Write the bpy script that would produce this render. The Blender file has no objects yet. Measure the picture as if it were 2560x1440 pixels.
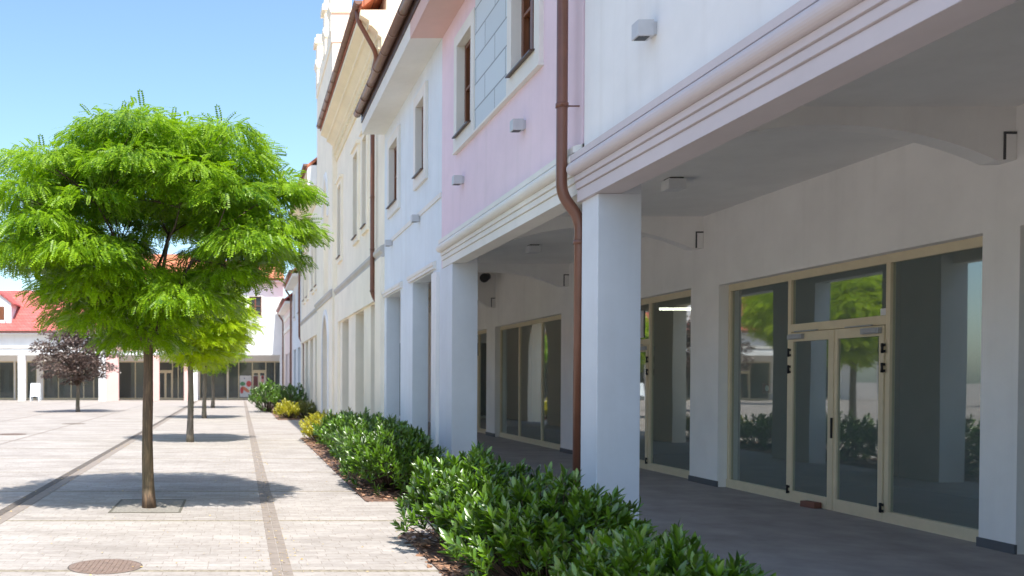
import bpy, bmesh, math, random
import numpy as np
from mathutils import Vector, Matrix

R = math.radians
SC = bpy.context.scene
COL = SC.collection
random.seed(7)

# ------------------------------------------------------------------ materials
def newmat(name):
    m = bpy.data.materials.new(name); m.use_nodes = True
    nt = m.node_tree; nt.nodes.clear()
    out = nt.nodes.new('ShaderNodeOutputMaterial')
    return m, nt, out

def N(nt, kind, **kw):
    n = nt.nodes.new(kind)
    for k, v in kw.items():
        if k in n.inputs: n.inputs[k].default_value = v
        else: setattr(n, k, v)
    return n

def L(nt, a, b): nt.links.new(a, b)

def pos_coord(nt, scale=(1, 1, 1)):
    g = N(nt, 'ShaderNodeNewGeometry')
    mp = N(nt, 'ShaderNodeMapping'); mp.inputs['Scale'].default_value = scale
    L(nt, g.outputs['Position'], mp.inputs['Vector'])
    return mp.outputs['Vector']

def ramp(nt, fac, stops):
    r = N(nt, 'ShaderNodeValToRGB')
    el = r.color_ramp.elements
    while len(el) < len(stops): el.new(0.5)
    for e, (p, c) in zip(el, stops):
        e.position = p; e.color = (c[0], c[1], c[2], 1)
    L(nt, fac, r.inputs['Fac'])
    return r.outputs['Color']

def mixc(nt, fac, a, b, blend='MIX'):
    m = N(nt, 'ShaderNodeMix'); m.data_type = 'RGBA'; m.blend_type = blend
    if isinstance(fac, (int, float)): m.inputs['Factor'].default_value = fac
    else: L(nt, fac, m.inputs['Factor'])
    for s, v in (('A', a), ('B', b)):
        sock = [i for i in m.inputs if i.name == s and i.type == 'RGBA'][0]
        if isinstance(v, (tuple, list)): sock.default_value = (v[0], v[1], v[2], 1)
        else: L(nt, v, sock)
    return [o for o in m.outputs if o.type == 'RGBA'][0]

def scl(c, f): return (min(1, c[0]*f), min(1, c[1]*f), min(1, c[2]*f))

def stucco(name, col, var=.085, stain=.15, rough=.9, bump=.15, dirt=(.42, .38, .32)):
    m, nt, out = newmat(name)
    p = N(nt, 'ShaderNodeBsdfPrincipled', Roughness=rough)
    p.inputs['Specular IOR Level'].default_value = .25
    big = N(nt, 'ShaderNodeTexNoise', Scale=.9, Detail=6.0, Roughness=.65); L(nt, pos_coord(nt), big.inputs['Vector'])
    c = ramp(nt, big.outputs['Fac'], [(.3, scl(col, 1-var)), (.7, scl(col, 1+var*.35))])
    st = N(nt, 'ShaderNodeTexNoise', Scale=1.0, Detail=5.0, Roughness=.6)
    L(nt, pos_coord(nt, (4, 4, .22)), st.inputs['Vector'])
    sr = ramp(nt, st.outputs['Fac'], [(.52, (0, 0, 0)), (.8, (stain, stain, stain))])
    bw = N(nt, 'ShaderNodeRGBToBW'); L(nt, sr, bw.inputs[0])
    c = mixc(nt, bw.outputs[0], c, dirt)
    L(nt, c, p.inputs['Base Color'])
    fine = N(nt, 'ShaderNodeTexNoise', Scale=130.0, Detail=3.0); L(nt, pos_coord(nt), fine.inputs['Vector'])
    b = N(nt, 'ShaderNodeBump', Strength=bump, Distance=.004); L(nt, fine.outputs['Fac'], b.inputs['Height'])
    L(nt, b.outputs['Normal'], p.inputs['Normal'])
    L(nt, p.outputs[0], out.inputs[0])
    return m

def plain(name, col, rough=.5, metal=0., var=.08, scale=6., spec=.5):
    m, nt, out = newmat(name)
    p = N(nt, 'ShaderNodeBsdfPrincipled', Roughness=rough, Metallic=metal)
    p.inputs['Specular IOR Level'].default_value = spec
    nz = N(nt, 'ShaderNodeTexNoise', Scale=scale, Detail=5.0, Roughness=.6); L(nt, pos_coord(nt), nz.inputs['Vector'])
    c = ramp(nt, nz.outputs['Fac'], [(.3, scl(col, 1-var)), (.7, scl(col, 1+var))])
    L(nt, c, p.inputs['Base Color'])
    rr = N(nt, 'ShaderNodeMapRange'); L(nt, nz.outputs['Fac'], rr.inputs['Value'])
    rr.inputs['To Min'].default_value = max(0, rough-.08); rr.inputs['To Max'].default_value = min(1, rough+.1)
    L(nt, rr.outputs[0], p.inputs['Roughness'])
    L(nt, p.outputs[0], out.inputs[0])
    return m

def wood(name, col):
    m, nt, out = newmat(name)
    p = N(nt, 'ShaderNodeBsdfPrincipled', Roughness=.4)
    nz = N(nt, 'ShaderNodeTexNoise', Scale=3.0, Detail=6.0); L(nt, pos_coord(nt, (9, 9, .8)), nz.inputs['Vector'])
    L(nt, ramp(nt, nz.outputs['Fac'], [(.3, scl(col, .7)), (.7, scl(col, 1.25))]), p.inputs['Base Color'])
    L(nt, p.outputs[0], out.inputs[0])
    return m

def bark(name, col, light):
    m, nt, out = newmat(name)
    p = N(nt, 'ShaderNodeBsdfPrincipled', Roughness=.9)
    nz = N(nt, 'ShaderNodeTexNoise', Scale=4.0, Detail=8.0, Roughness=.7); L(nt, pos_coord(nt, (9, 9, .9)), nz.inputs['Vector'])
    c = ramp(nt, nz.outputs['Fac'], [(.32, scl(col, .55)), (.5, col), (.68, light)])
    g = N(nt, 'ShaderNodeTexNoise', Scale=1.6, Detail=3.0); L(nt, pos_coord(nt), g.inputs['Vector'])
    gf = ramp(nt, g.outputs['Fac'], [(.45, (0, 0, 0)), (.7, (.4, .4, .4))])
    bw = N(nt, 'ShaderNodeRGBToBW'); L(nt, gf, bw.inputs[0])
    c = mixc(nt, bw.outputs[0], c, (.09, .10, .035))
    L(nt, c, p.inputs['Base Color'])
    b = N(nt, 'ShaderNodeBump', Strength=.9, Distance=.02); L(nt, nz.outputs['Fac'], b.inputs['Height'])
    L(nt, b.outputs['Normal'], p.inputs['Normal'])
    L(nt, p.outputs[0], out.inputs[0])
    return m

def leafmat(name, dark, light, trans, gloss=.12, rough=.35, tw=.45, clump=1.3):
    """leaf: diffuse + translucent + a thin gloss coat, colour varied per leaf and per clump"""
    m, nt, out = newmat(name)
    g = N(nt, 'ShaderNodeNewGeometry')
    nz = N(nt, 'ShaderNodeTexNoise', Scale=clump, Detail=3.0); L(nt, g.outputs['Position'], nz.inputs['Vector'])
    ad = N(nt, 'ShaderNodeMath', operation='MULTIPLY_ADD')
    L(nt, g.outputs['Random Per Island'], ad.inputs[0]); ad.inputs[1].default_value = .6
    sb = N(nt, 'ShaderNodeMath', operation='SUBTRACT'); L(nt, nz.outputs['Fac'], sb.inputs[0]); sb.inputs[1].default_value = .22
    L(nt, sb.outputs[0], ad.inputs[2])
    c = ramp(nt, ad.outputs[0], [(.15, dark), (.75, light)])
    d = N(nt, 'ShaderNodeBsdfDiffuse'); L(nt, c, d.inputs['Color'])
    t = N(nt, 'ShaderNodeBsdfTranslucent')
    tc = mixc(nt, .5, c, trans); L(nt, tc, t.inputs['Color'])
    m1 = N(nt, 'ShaderNodeMixShader'); m1.inputs[0].default_value = tw
    L(nt, d.outputs[0], m1.inputs[1]); L(nt, t.outputs[0], m1.inputs[2])
    gl = N(nt, 'ShaderNodeBsdfGlossy', Roughness=rough)
    fr = N(nt, 'ShaderNodeFresnel', IOR=1.45)
    mu = N(nt, 'ShaderNodeMath', operation='MULTIPLY'); L(nt, fr.outputs[0], mu.inputs[0]); mu.inputs[1].default_value = .18
    ga = N(nt, 'ShaderNodeMath', operation='ADD', use_clamp=True); L(nt, mu.outputs[0], ga.inputs[0]); ga.inputs[1].default_value = gloss
    m2 = N(nt, 'ShaderNodeMixShader'); L(nt, ga.outputs[0], m2.inputs[0])
    L(nt, m1.outputs[0], m2.inputs[1]); L(nt, gl.outputs[0], m2.inputs[2])
    L(nt, m2.outputs[0], out.inputs[0])
    return m

def glassmat(name, tint, ior=1.6, boost=1.5):
    m, nt, out = newmat(name)
    tr = N(nt, 'ShaderNodeBsdfTransparent'); tr.inputs['Color'].default_value = (*tint, 1)
    gl = N(nt, 'ShaderNodeBsdfGlossy', Roughness=.02); gl.inputs['Color'].default_value = (.92, .95, .93, 1)
    nz = N(nt, 'ShaderNodeTexNoise', Scale=.55, Detail=1.0); L(nt, pos_coord(nt), nz.inputs['Vector'])
    b = N(nt, 'ShaderNodeBump', Strength=.05, Distance=.05); L(nt, nz.outputs['Fac'], b.inputs['Height'])
    L(nt, b.outputs['Normal'], gl.inputs['Normal'])
    du = N(nt, 'ShaderNodeBsdfDiffuse'); du.inputs['Color'].default_value = (.62, .68, .63, 1)
    m0 = N(nt, 'ShaderNodeMixShader'); m0.inputs[0].default_value = .12; L(nt, tr.outputs[0], m0.inputs[1]); L(nt, du.outputs[0], m0.inputs[2])
    fr = N(nt, 'ShaderNodeFresnel', IOR=ior)
    mu = N(nt, 'ShaderNodeMath', operation='MULTIPLY', use_clamp=True); L(nt, fr.outputs[0], mu.inputs[0]); mu.inputs[1].default_value = boost
    ge = N(nt, 'ShaderNodeNewGeometry'); nb = N(nt, 'ShaderNodeMath', operation='SUBTRACT'); nb.inputs[0].default_value = 1.0; L(nt, ge.outputs['Backfacing'], nb.inputs[1])
    mf = N(nt, 'ShaderNodeMath', operation='MULTIPLY'); L(nt, mu.outputs[0], mf.inputs[0]); L(nt, nb.outputs[0], mf.inputs[1])
    mx = N(nt, 'ShaderNodeMixShader'); L(nt, mf.outputs[0], mx.inputs[0])
    L(nt, m0.outputs[0], mx.inputs[1]); L(nt, gl.outputs[0], mx.inputs[2])
    L(nt, mx.outputs[0], out.inputs[0])
    return m

def paving(name):
    m, nt, out = newmat(name)
    p = N(nt, 'ShaderNodeBsdfPrincipled', Roughness=.85); p.inputs['Specular IOR Level'].default_value = .25
    co = pos_coord(nt)
    wob = N(nt, 'ShaderNodeTexNoise', Scale=9.0, Detail=2.0); L(nt, co, wob.inputs['Vector'])
    wv = N(nt, 'ShaderNodeVectorMath', operation='SCALE'); wv.inputs['Scale'].default_value = .012
    L(nt, wob.outputs['Color'], wv.inputs[0])
    av = N(nt, 'ShaderNodeVectorMath', operation='ADD'); L(nt, co, av.inputs[0]); L(nt, wv.outputs[0], av.inputs[1])
    br = N(nt, 'ShaderNodeTexBrick'); br.offset = .37; br.offset_frequency = 2; br.squash = 1.35; br.squash_frequency = 3
    L(nt, av.outputs[0], br.inputs['Vector'])
    for k, v in (('Scale', 1.0), ('Mortar Size', .0045), ('Mortar Smooth', .35), ('Bias', -.1), ('Brick Width', .2), ('Row Height', .115)):
        br.inputs[k].default_value = v
    br.inputs['Color1'].default_value = (.385, .352, .325, 1); br.inputs['Color2'].default_value = (.45, .412, .38, 1)
    br.inputs['Mortar'].default_value = (.325, .287, .255, 1)
    big = N(nt, 'ShaderNodeTexNoise', Scale=.55, Detail=7.0, Roughness=.7); L(nt, pos_coord(nt, (1, 2.4, 1)), big.inputs['Vector'])
    c = mixc(nt, 1.0, br.outputs['Color'], ramp(nt, big.outputs['Fac'], [(.36, (.76, .745, .73)), (.60, (1, 1, 1))]), 'MULTIPLY')
    sp = N(nt, 'ShaderNodeTexNoise', Scale=14.0, Detail=6.0, Roughness=.7); L(nt, co, sp.inputs['Vector'])
    c = mixc(nt, 1.0, c, ramp(nt, sp.outputs['Fac'], [(.3, (.82, .80, .78)), (.55, (1, 1, 1))]), 'MULTIPLY')
    # movement joints every 2.76 m across the square: narrow grey-green mortar lines
    sx = N(nt, 'ShaderNodeSeparateXYZ'); L(nt, av.outputs[0], sx.inputs[0])
    a1 = N(nt, 'ShaderNodeMath', operation='ADD'); L(nt, sx.outputs['Y'], a1.inputs[0]); a1.inputs[1].default_value = 2.76*20-7.72
    md = N(nt, 'ShaderNodeMath', operation='MODULO'); L(nt, a1.outputs[0], md.inputs[0]); md.inputs[1].default_value = 2.76
    ln = N(nt, 'ShaderNodeMath', operation='LESS_THAN'); L(nt, md.outputs[0], ln.inputs[0]); ln.inputs[1].default_value = .075
    jn = N(nt, 'ShaderNodeTexNoise', Scale=22.0, Detail=4.0); L(nt, co, jn.inputs['Vector'])
    jc = ramp(nt, jn.outputs['Fac'], [(.35, (.15, .125, .085)), (.6, (.30, .26, .19))])
    jf = N(nt, 'ShaderNodeMath', operation='MULTIPLY'); L(nt, ln.outputs[0], jf.inputs[0]); jf.inputs[1].default_value = .92
    c = mixc(nt, jf.outputs[0], c, jc)
    L(nt, c, p.inputs['Base Color'])
    iv = N(nt, 'ShaderNodeMath', operation='SUBTRACT'); iv.inputs[0].default_value = 1.0; L(nt, br.outputs['Fac'], iv.inputs[1])
    b = N(nt, 'ShaderNodeBump', Strength=.5, Distance=.006); L(nt, iv.outputs[0], b.inputs['Height'])
    b2 = N(nt, 'ShaderNodeBump', Strength=.25, Distance=.004); L(nt, sp.outputs['Fac'], b2.inputs['Height'])
    L(nt, b.outputs['Normal'], b2.inputs['Normal'])
    L(nt, b2.outputs['Normal'], p.inputs['Normal'])
    L(nt, p.outputs[0], out.inputs[0])
    return m

def tiled(name, c1, c2):
    m, nt, out = newmat(name)
    p = N(nt, 'ShaderNodeBsdfPrincipled', Roughness=.75)
    tc = N(nt, 'ShaderNodeTexCoord')
    sx = N(nt, 'ShaderNodeSeparateXYZ'); g = N(nt, 'ShaderNodeNewGeometry'); L(nt, g.outputs['Position'], sx.inputs[0])
    cb = N(nt, 'ShaderNodeCombineXYZ')
    ad = N(nt, 'ShaderNodeMath', operation='ADD'); L(nt, sx.outputs['X'], ad.inputs[0]); L(nt, sx.outputs['Y'], ad.inputs[1])
    L(nt, ad.outputs[0], cb.inputs['X']); L(nt, sx.outputs['Z'], cb.inputs['Y'])
    br = N(nt, 'ShaderNodeTexBrick'); L(nt, cb.outputs[0], br.inputs['Vector'])
    for k, v in (('Scale', 1.0), ('Mortar Size', .014), ('Brick Width', .24), ('Row Height', .24), ('Bias', 0.)): br.inputs[k].default_value = v
    br.inputs['Color1'].default_value = (*c1, 1); br.inputs['Color2'].default_value = (*c2, 1); br.inputs['Mortar'].default_value = (*scl(c1, .45), 1)
    nz = N(nt, 'ShaderNodeTexNoise', Scale=.8, Detail=5.0); L(nt, g.outputs['Position'], nz.inputs['Vector'])
    c = mixc(nt, 1.0, br.outputs['Color'], ramp(nt, nz.outputs['Fac'], [(.3, (.75, .75, .75)), (.65, (1, 1, 1))]), 'MULTIPLY')
    L(nt, c, p.inputs['Base Color'])
    b = N(nt, 'ShaderNodeBump', Strength=.6, Distance=.02)
    L(nt, br.outputs['Fac'], b.inputs['Height']); b.invert = True
    L(nt, b.outputs['Normal'], p.inputs['Normal'])
    L(nt, p.outputs[0], out.inputs[0])
    return m

def panelstone(name, col):
    m, nt, out = newmat(name)
    p = N(nt, 'ShaderNodeBsdfPrincipled', Roughness=.85)
    sx = N(nt, 'ShaderNodeSeparateXYZ'); g = N(nt, 'ShaderNodeNewGeometry'); L(nt, g.outputs['Position'], sx.inputs[0])
    cb = N(nt, 'ShaderNodeCombineXYZ')
    zo = N(nt, 'ShaderNodeMath', operation='SUBTRACT'); L(nt, sx.outputs['Z'], zo.inputs[0]); zo.inputs[1].default_value = 5.016
    L(nt, sx.outputs['Y'], cb.inputs['X']); L(nt, zo.outputs[0], cb.inputs['Y'])
    br = N(nt, 'ShaderNodeTexBrick'); L(nt, cb.outputs[0], br.inputs['Vector']); br.offset = .5
    for k, v in (('Scale', 1.0), ('Mortar Size', .011), ('Mortar Smooth', .2), ('Brick Width', .95), ('Row Height', .347), ('Bias', 0.)): br.inputs[k].default_value = v
    br.inputs['Color1'].default_value = (*scl(col, .96), 1); br.inputs['Color2'].default_value = (*scl(col, 1.03), 1); br.inputs['Mortar'].default_value = (*scl(col, .5), 1)
    L(nt, br.outputs['Color'], p.inputs['Base Color'])
    b = N(nt, 'ShaderNodeBump', Strength=.7, Distance=.01); b.invert = True
    L(nt, br.outputs['Fac'], b.inputs['Height']); L(nt, b.outputs['Normal'], p.inputs['Normal'])
    L(nt, p.outputs[0], out.inputs[0])
    return m

def emit(name, col, s):
    m, nt, out = newmat(name)
    e = N(nt, 'ShaderNodeEmission', Strength=s); e.inputs['Color'].default_value = (*col, 1)
    L(nt, e.outputs[0], out.inputs[0]); return m

M = dict(
    white=stucco('white_stucco', (.84, .83, .82)),
    arcade=stucco('arcade_stucco', (.93, .905, .87), stain=.09),
    soffit=stucco('soffit_paint', (.74, .73, .72), stain=.03),
    ceil=stucco('ceiling_paint', (.88, .865, .84), stain=.06),
    pillar=stucco('pillar_shade_tone', (.71, .735, .775), stain=.10),  # shade on the columns put into the colour, greyer and bluer than the walls
    pink=stucco('pink_stucco', (.83, .66, .72)),
    pinksoffit=stucco('salmon_soffit', (.72, .50, .45), stain=.03),
    blue=stucco('pale_blue_stucco', (.74, .79, .83)),
    cream=stucco('cream_stucco', (.95, .865, .71), stain=.10),
    cream2=stucco('warm_cream_stucco', (.86, .78, .66), stain=.12),
    yellow=stucco('yellow_cream_paint', (.87, .76, .55), stain=.10),
    lilac=stucco('lilac_trim', (.62, .56, .57), stain=.06),
    trim=stucco('offwhite_trim', (.80, .77, .72), stain=.08),
    greytrim=stucco('grey_stone_trim', (.55, .52, .48), stain=.25),
    blockdark=stucco('unseen_light_blocker', (.10, .10, .10)),
    rose=stucco('rose_grey_stucco', (.74, .64, .62)),
    pinkwall=stucco('salmon_stucco', (.76, .47, .43)),
    farwhite=stucco('far_white_stucco', (.84, .84, .84)),
    brownmetal=plain('brown_metal', (.21, .115, .08), rough=.38, var=.12),
    pipe=plain('brown_pipe', (.175, .070, .042), rough=.33, var=.10),
    copper=plain('copper_cap', (.45, .17, .07), rough=.4),
    beige=plain('beige_aluminium', (.74, .63, .43), rough=.42, var=.04),
    wood=wood('brown_wood', (.17, .062, .026)),
    sillm=plain('dark_sill', (.07, .035, .025), rough=.4),
    glass=glassmat('shop_glass', (.84, .89, .85), ior=2.0, boost=1.6),
    farglass=glassmat('far_shop_glass', (.55, .58, .58), ior=1.5, boost=1.0),
    darkglass=None,
    roofred=tiled('red_tiles', (.52, .115, .10), (.60, .155, .13)),
    rooforange=tiled('orange_tiles', (.55, .17, .08), (.64, .23, .11)),
    paving=paving('concrete_pavers'),
    stone=panelstone('grey_stone_panel', (.60, .66, .70)),
    floor=plain('arcade_paving', (.32, .295, .285), rough=.7, var=.22, scale=2.),
    skirt=plain('dark_skirting', (.115, .12, .13), rough=.6),
    black=plain('black_plastic', (.015, .015, .017), rough=.4),
    gapgrey=plain('gap_shade', (.075, .075, .08), rough=.7),
    grey=plain('grey_metal', (.42, .43, .45), rough=.4, metal=.3),
    lampm=plain('painted_grey_metal', (.50, .50, .52), rough=.45),
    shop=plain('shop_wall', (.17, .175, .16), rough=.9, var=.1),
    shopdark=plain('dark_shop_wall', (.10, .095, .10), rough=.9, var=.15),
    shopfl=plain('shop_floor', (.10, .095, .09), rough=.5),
    iron=plain('rusty_iron', (.205, .145, .115), rough=.7, var=.25, scale=14.),
    strip=plain('taupe_pavers', (.25, .21, .18), rough=.85, var=.15, scale=9.),
    drain=plain('dark_drain_pavers', (.115, .095, .08), rough=.85, var=.35, scale=12.),
    mulch=plain('bark_mulch', (.17, .10, .07), rough=.95, var=.5, scale=38.),
    chips=leafmat('bark_chips', (.12, .065, .04), (.42, .24, .15), (.2, .1, .05), gloss=.02, tw=.05, clump=6.),
    pitedge=plain('weathered_edging', (.12, .11, .085), rough=.9),
    soil=plain('gravel_soil', (.235, .215, .185), rough=.95, var=.3, scale=30.),
    brickm=plain('clay_brick', (.22, .10, .07), rough=.9),
    board=plain('white_board', (.80, .86, .90), rough=.5),
    paper=plain('white_paper', (.72, .72, .72), rough=.7),
    radish=plain('poster_red', (.62, .10, .10), rough=.6), carrot=plain('poster_orange', (.70, .25, .14), rough=.6),
    herb=plain('poster_green', (.10, .28, .14), rough=.6), navy=plain('poster_blue', (.05, .12, .25), rough=.6),
    maroon=plain('poster_maroon', (.16, .06, .06), rough=.6), skin=plain('poster_pink', (.70, .36, .33), rough=.6),
    redplate=plain('dull_red_plate', (.20, .05, .04), rough=.5),
    tube=emit('lit_tube', (1., .96, .80), 4.0),
    bark=bark('robinia_bark', (.135, .092, .062), (.30, .19, .11)),
    bark2=bark('grey_bark', (.17, .145, .115), (.30, .25, .20)),
    twig=plain('twig_bark', (.075, .052, .036), rough=.9, var=.3),
    leaf=leafmat('robinia_leaf', (.028, .12, .006), (.27, .44, .008), (.38, .66, .004), gloss=.02, rough=.45, tw=.5),
    leafy=leafmat('pale_robinia_leaf', (.22, .38, .003), (.45, .60, .005), (.66, .82, .004), gloss=.03, rough=.45, tw=.5),
    leafred=leafmat('purple_leaf', (.055, .036, .030), (.17, .125, .105), (.26, .12, .08), gloss=.06, rough=.4, tw=.3),
    laurel=leafmat('laurel_leaf', (.010, .038, .003), (.098, .205, .003), (.30, .56, .005), gloss=.075, rough=.36, tw=.12, clump=2.0),
    golden=leafmat('golden_leaf', (.17, .19, .008), (.50, .46, .02), (.7, .62, .01), gloss=.06, rough=.4, tw=.4, clump=3.),
    olive=leafmat('olive_leaf', (.07, .085, .012), (.17, .18, .02), (.3, .3, .02), gloss=.06, rough=.4, tw=.3, clump=3.),
    litter=leafmat('dry_leaf', (.30, .19, .07), (.62, .46, .20), (.5, .4, .2), gloss=.03, tw=.1, clump=6.),
)
def mk_dark():
    m, nt, out = newmat('window_glass')
    p = N(nt, 'ShaderNodeBsdfPrincipled', Roughness=.03); p.inputs['Base Color'].default_value = (.030, .030, .032, 1); p.inputs['IOR'].default_value = 1.45
    nz = N(nt, 'ShaderNodeTexNoise', Scale=.8); L(nt, pos_coord(nt), nz.inputs['Vector'])
    b = N(nt, 'ShaderNodeBump', Strength=.04, Distance=.05); L(nt, nz.outputs['Fac'], b.inputs['Height']); L(nt, b.outputs['Normal'], p.inputs['Normal'])
    L(nt, p.outputs[0], out.inputs[0]); return m
M['darkglass'] = mk_dark()

# ------------------------------------------------------------------ mesh helpers
def ident(x, y, z): return (x, y, z)
XF = [ident]                                   # local (depth from street, along street, height) -> world
ORG = {}

class MB:
    def __init__(s): s.v = []; s.f = []; s.sm = []
    def add(s, vs, fs, smooth=False):
        o = len(s.v); s.v += [tuple(v) for v in vs]
        for f in fs: s.f.append(tuple(i+o for i in f)); s.sm.append(smooth)
        return s
    def box(s, x0, x1, y0, y1, z0, z1):
        v = [(x, y, z) for x in (x0, x1) for y in (y0, y1) for z in (z0, z1)]
        return s.add(v, [(0, 1, 3, 2), (4, 6, 7, 5), (0, 4, 5, 1), (2, 3, 7, 6), (0, 2, 6, 4), (1, 5, 7, 3)])
    def prism(s, poly, a0, a1, axis='y', smooth=False):
        n = len(poly)
        def P(p, a):
            if axis == 'y': return (p[0], a, p[1])
            if axis == 'x': return (a, p[0], p[1])
            return (p[0], p[1], a)
        v = [P(p, a0) for p in poly]+[P(p, a1) for p in poly]
        s.add(v, [tuple(range(n)), tuple(range(2*n-1, n-1, -1))])
        o = len(s.v)-2*n
        for i in range(n):
            j = (i+1) % n
            s.f.append((o+i, o+j, o+n+j, o+n+i)); s.sm.append(smooth)
        return s
    def grid(s, xs, ys, zs, solid):
        nx, ny, nz = len(xs)-1, len(ys)-1, len(zs)-1
        idx = {}; vs = []; fs = []
        def vid(i, j, k):
            if (i, j, k) not in idx: idx[(i, j, k)] = len(vs); vs.append((xs[i], ys[j], zs[k]))
            return idx[(i, j, k)]
        def S(i, j, k): return 0 <= i < nx and 0 <= j < ny and 0 <= k < nz and solid(i, j, k)
        for i in range(nx):
            for j in range(ny):
                for k in range(nz):
                    if not S(i, j, k): continue
                    if not S(i-1, j, k): fs.append((vid(i, j, k), vid(i, j, k+1), vid(i, j+1, k+1), vid(i, j+1, k)))
                    if not S(i+1, j, k): fs.append((vid(i+1, j, k), vid(i+1, j+1, k), vid(i+1, j+1, k+1), vid(i+1, j, k+1)))
                    if not S(i, j-1, k): fs.append((vid(i, j, k), vid(i+1, j, k), vid(i+1, j, k+1), vid(i, j, k+1)))
                    if not S(i, j+1, k): fs.append((vid(i, j+1, k), vid(i, j+1, k+1), vid(i+1, j+1, k+1), vid(i+1, j+1, k)))
                    if not S(i, j, k-1): fs.append((vid(i, j, k), vid(i, j+1, k), vid(i+1, j+1, k), vid(i+1, j, k)))
                    if not S(i, j, k+1): fs.append((vid(i, j, k+1), vid(i+1, j, k+1), vid(i+1, j+1, k+1), vid(i, j+1, k+1)))
        return s.add(vs, fs)
    def wall(s, x0, x1, y0, y1, z0, z1, ops=()):
        ys = sorted({y0, y1} | {min(max(v, y0), y1) for o in ops for v in o[:2]})
        zs = sorted({z0, z1} | {min(max(v, z0), z1) for o in ops for v in o[2:]})
        def solid(i, j, k):
            cy, cz = (ys[j]+ys[j+1])/2, (zs[k]+zs[k+1])/2
            return not any(o[0] < cy < o[1] and o[2] < cz < o[3] for o in ops)
        return s.grid([x0, x1], ys, zs, solid)
    def tube(s, path, rad, n=12, caps=True, smooth=True):
        path = [Vector(p) for p in path]; m = len(path)
        if not hasattr(rad, '__len__'): rad = [rad]*m
        vs = []; ref = None
        for i, p in enumerate(path):
            t = (path[min(i+1, m-1)]-path[max(i-1, 0)]).normalized()
            if ref is None: ref = Vector((1, 0, 0)) if abs(t.x) < .8 else Vector((0, 1, 0))
            u = (ref-t*ref.dot(t)).normalized(); w = t.cross(u); ref = u
            for k in range(n):
                a = 2*math.pi*k/n
                vs.append(p+(u*math.cos(a)+w*math.sin(a))*rad[i])
        fs = [(i*n+k, i*n+(k+1) % n, (i+1)*n+(k+1) % n, (i+1)*n+k) for i in range(m-1) for k in range(n)]
        s.add(vs, fs, smooth)
        if caps:
            o = len(s.v)-len(vs)
            s.f += [tuple(o+k for k in range(n-1, -1, -1)), tuple(o+(m-1)*n+k for k in range(n))]; s.sm += [False, False]
        return s
    def build(s, name, m, parent=None, loc=None, bevel=0., label=None, ngon=False):
        me = bpy.data.meshes.new(name)
        org = ORG.get(parent.name, Vector((0, 0, 0))) if parent else Vector(loc or (0, 0, 0))
        xf = XF[0]
        me.from_pydata([tuple(Vector(xf(*v))-org) for v in s.v], [], s.f)
        for p, sm in zip(me.polygons, s.sm): p.use_smooth = sm
        bm = bmesh.new(); bm.from_mesh(me)
        bmesh.ops.recalc_face_normals(bm, faces=bm.faces)
        bm.to_mesh(me); bm.free()
        me.materials.append(m)
        o = bpy.data.objects.new(name, me); COL.objects.link(o)
        if parent: o.parent = parent
        else: o.location = org
        ORG[o.name] = org
        if bevel:
            md = o.modifiers.new('bevel', 'BEVEL'); md.width = bevel; md.segments = 2; md.limit_method = 'ANGLE'; md.angle_limit = R(40)
        if label: o['label'] = label
        return o

def tag(o, label, cat, group=None):
    o['label'] = label; o['category'] = cat
    if group: o['group'] = group
    return o
def kind(o, k): o['kind'] = k; return o

def thing(name, label, cat, loc, group=None):
    o = bpy.data.objects.new(name, None); COL.objects.link(o); o.empty_display_size = .2
    o.location = XF[0](*loc); ORG[o.name] = Vector(XF[0](*loc))
    return tag(o, label, cat, group)

def smooth_path(pts, r=.08, n=5):
    out = [Vector(pts[0])]
    for a, b, c in zip(pts, pts[1:], pts[2:]):
        a, b, c = Vector(a), Vector(b), Vector(c)
        d1, d2 = (a-b), (c-b); k = min(r, d1.length*.5, d2.length*.5)
        p, q = b+d1.normalized()*k, b+d2.normalized()*k
        for i in range(n+1):
            t = i/n; out.append(p*(1-t)**2+b*2*t*(1-t)+q*t*t)
    out.append(Vector(pts[-1])); return out

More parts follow.
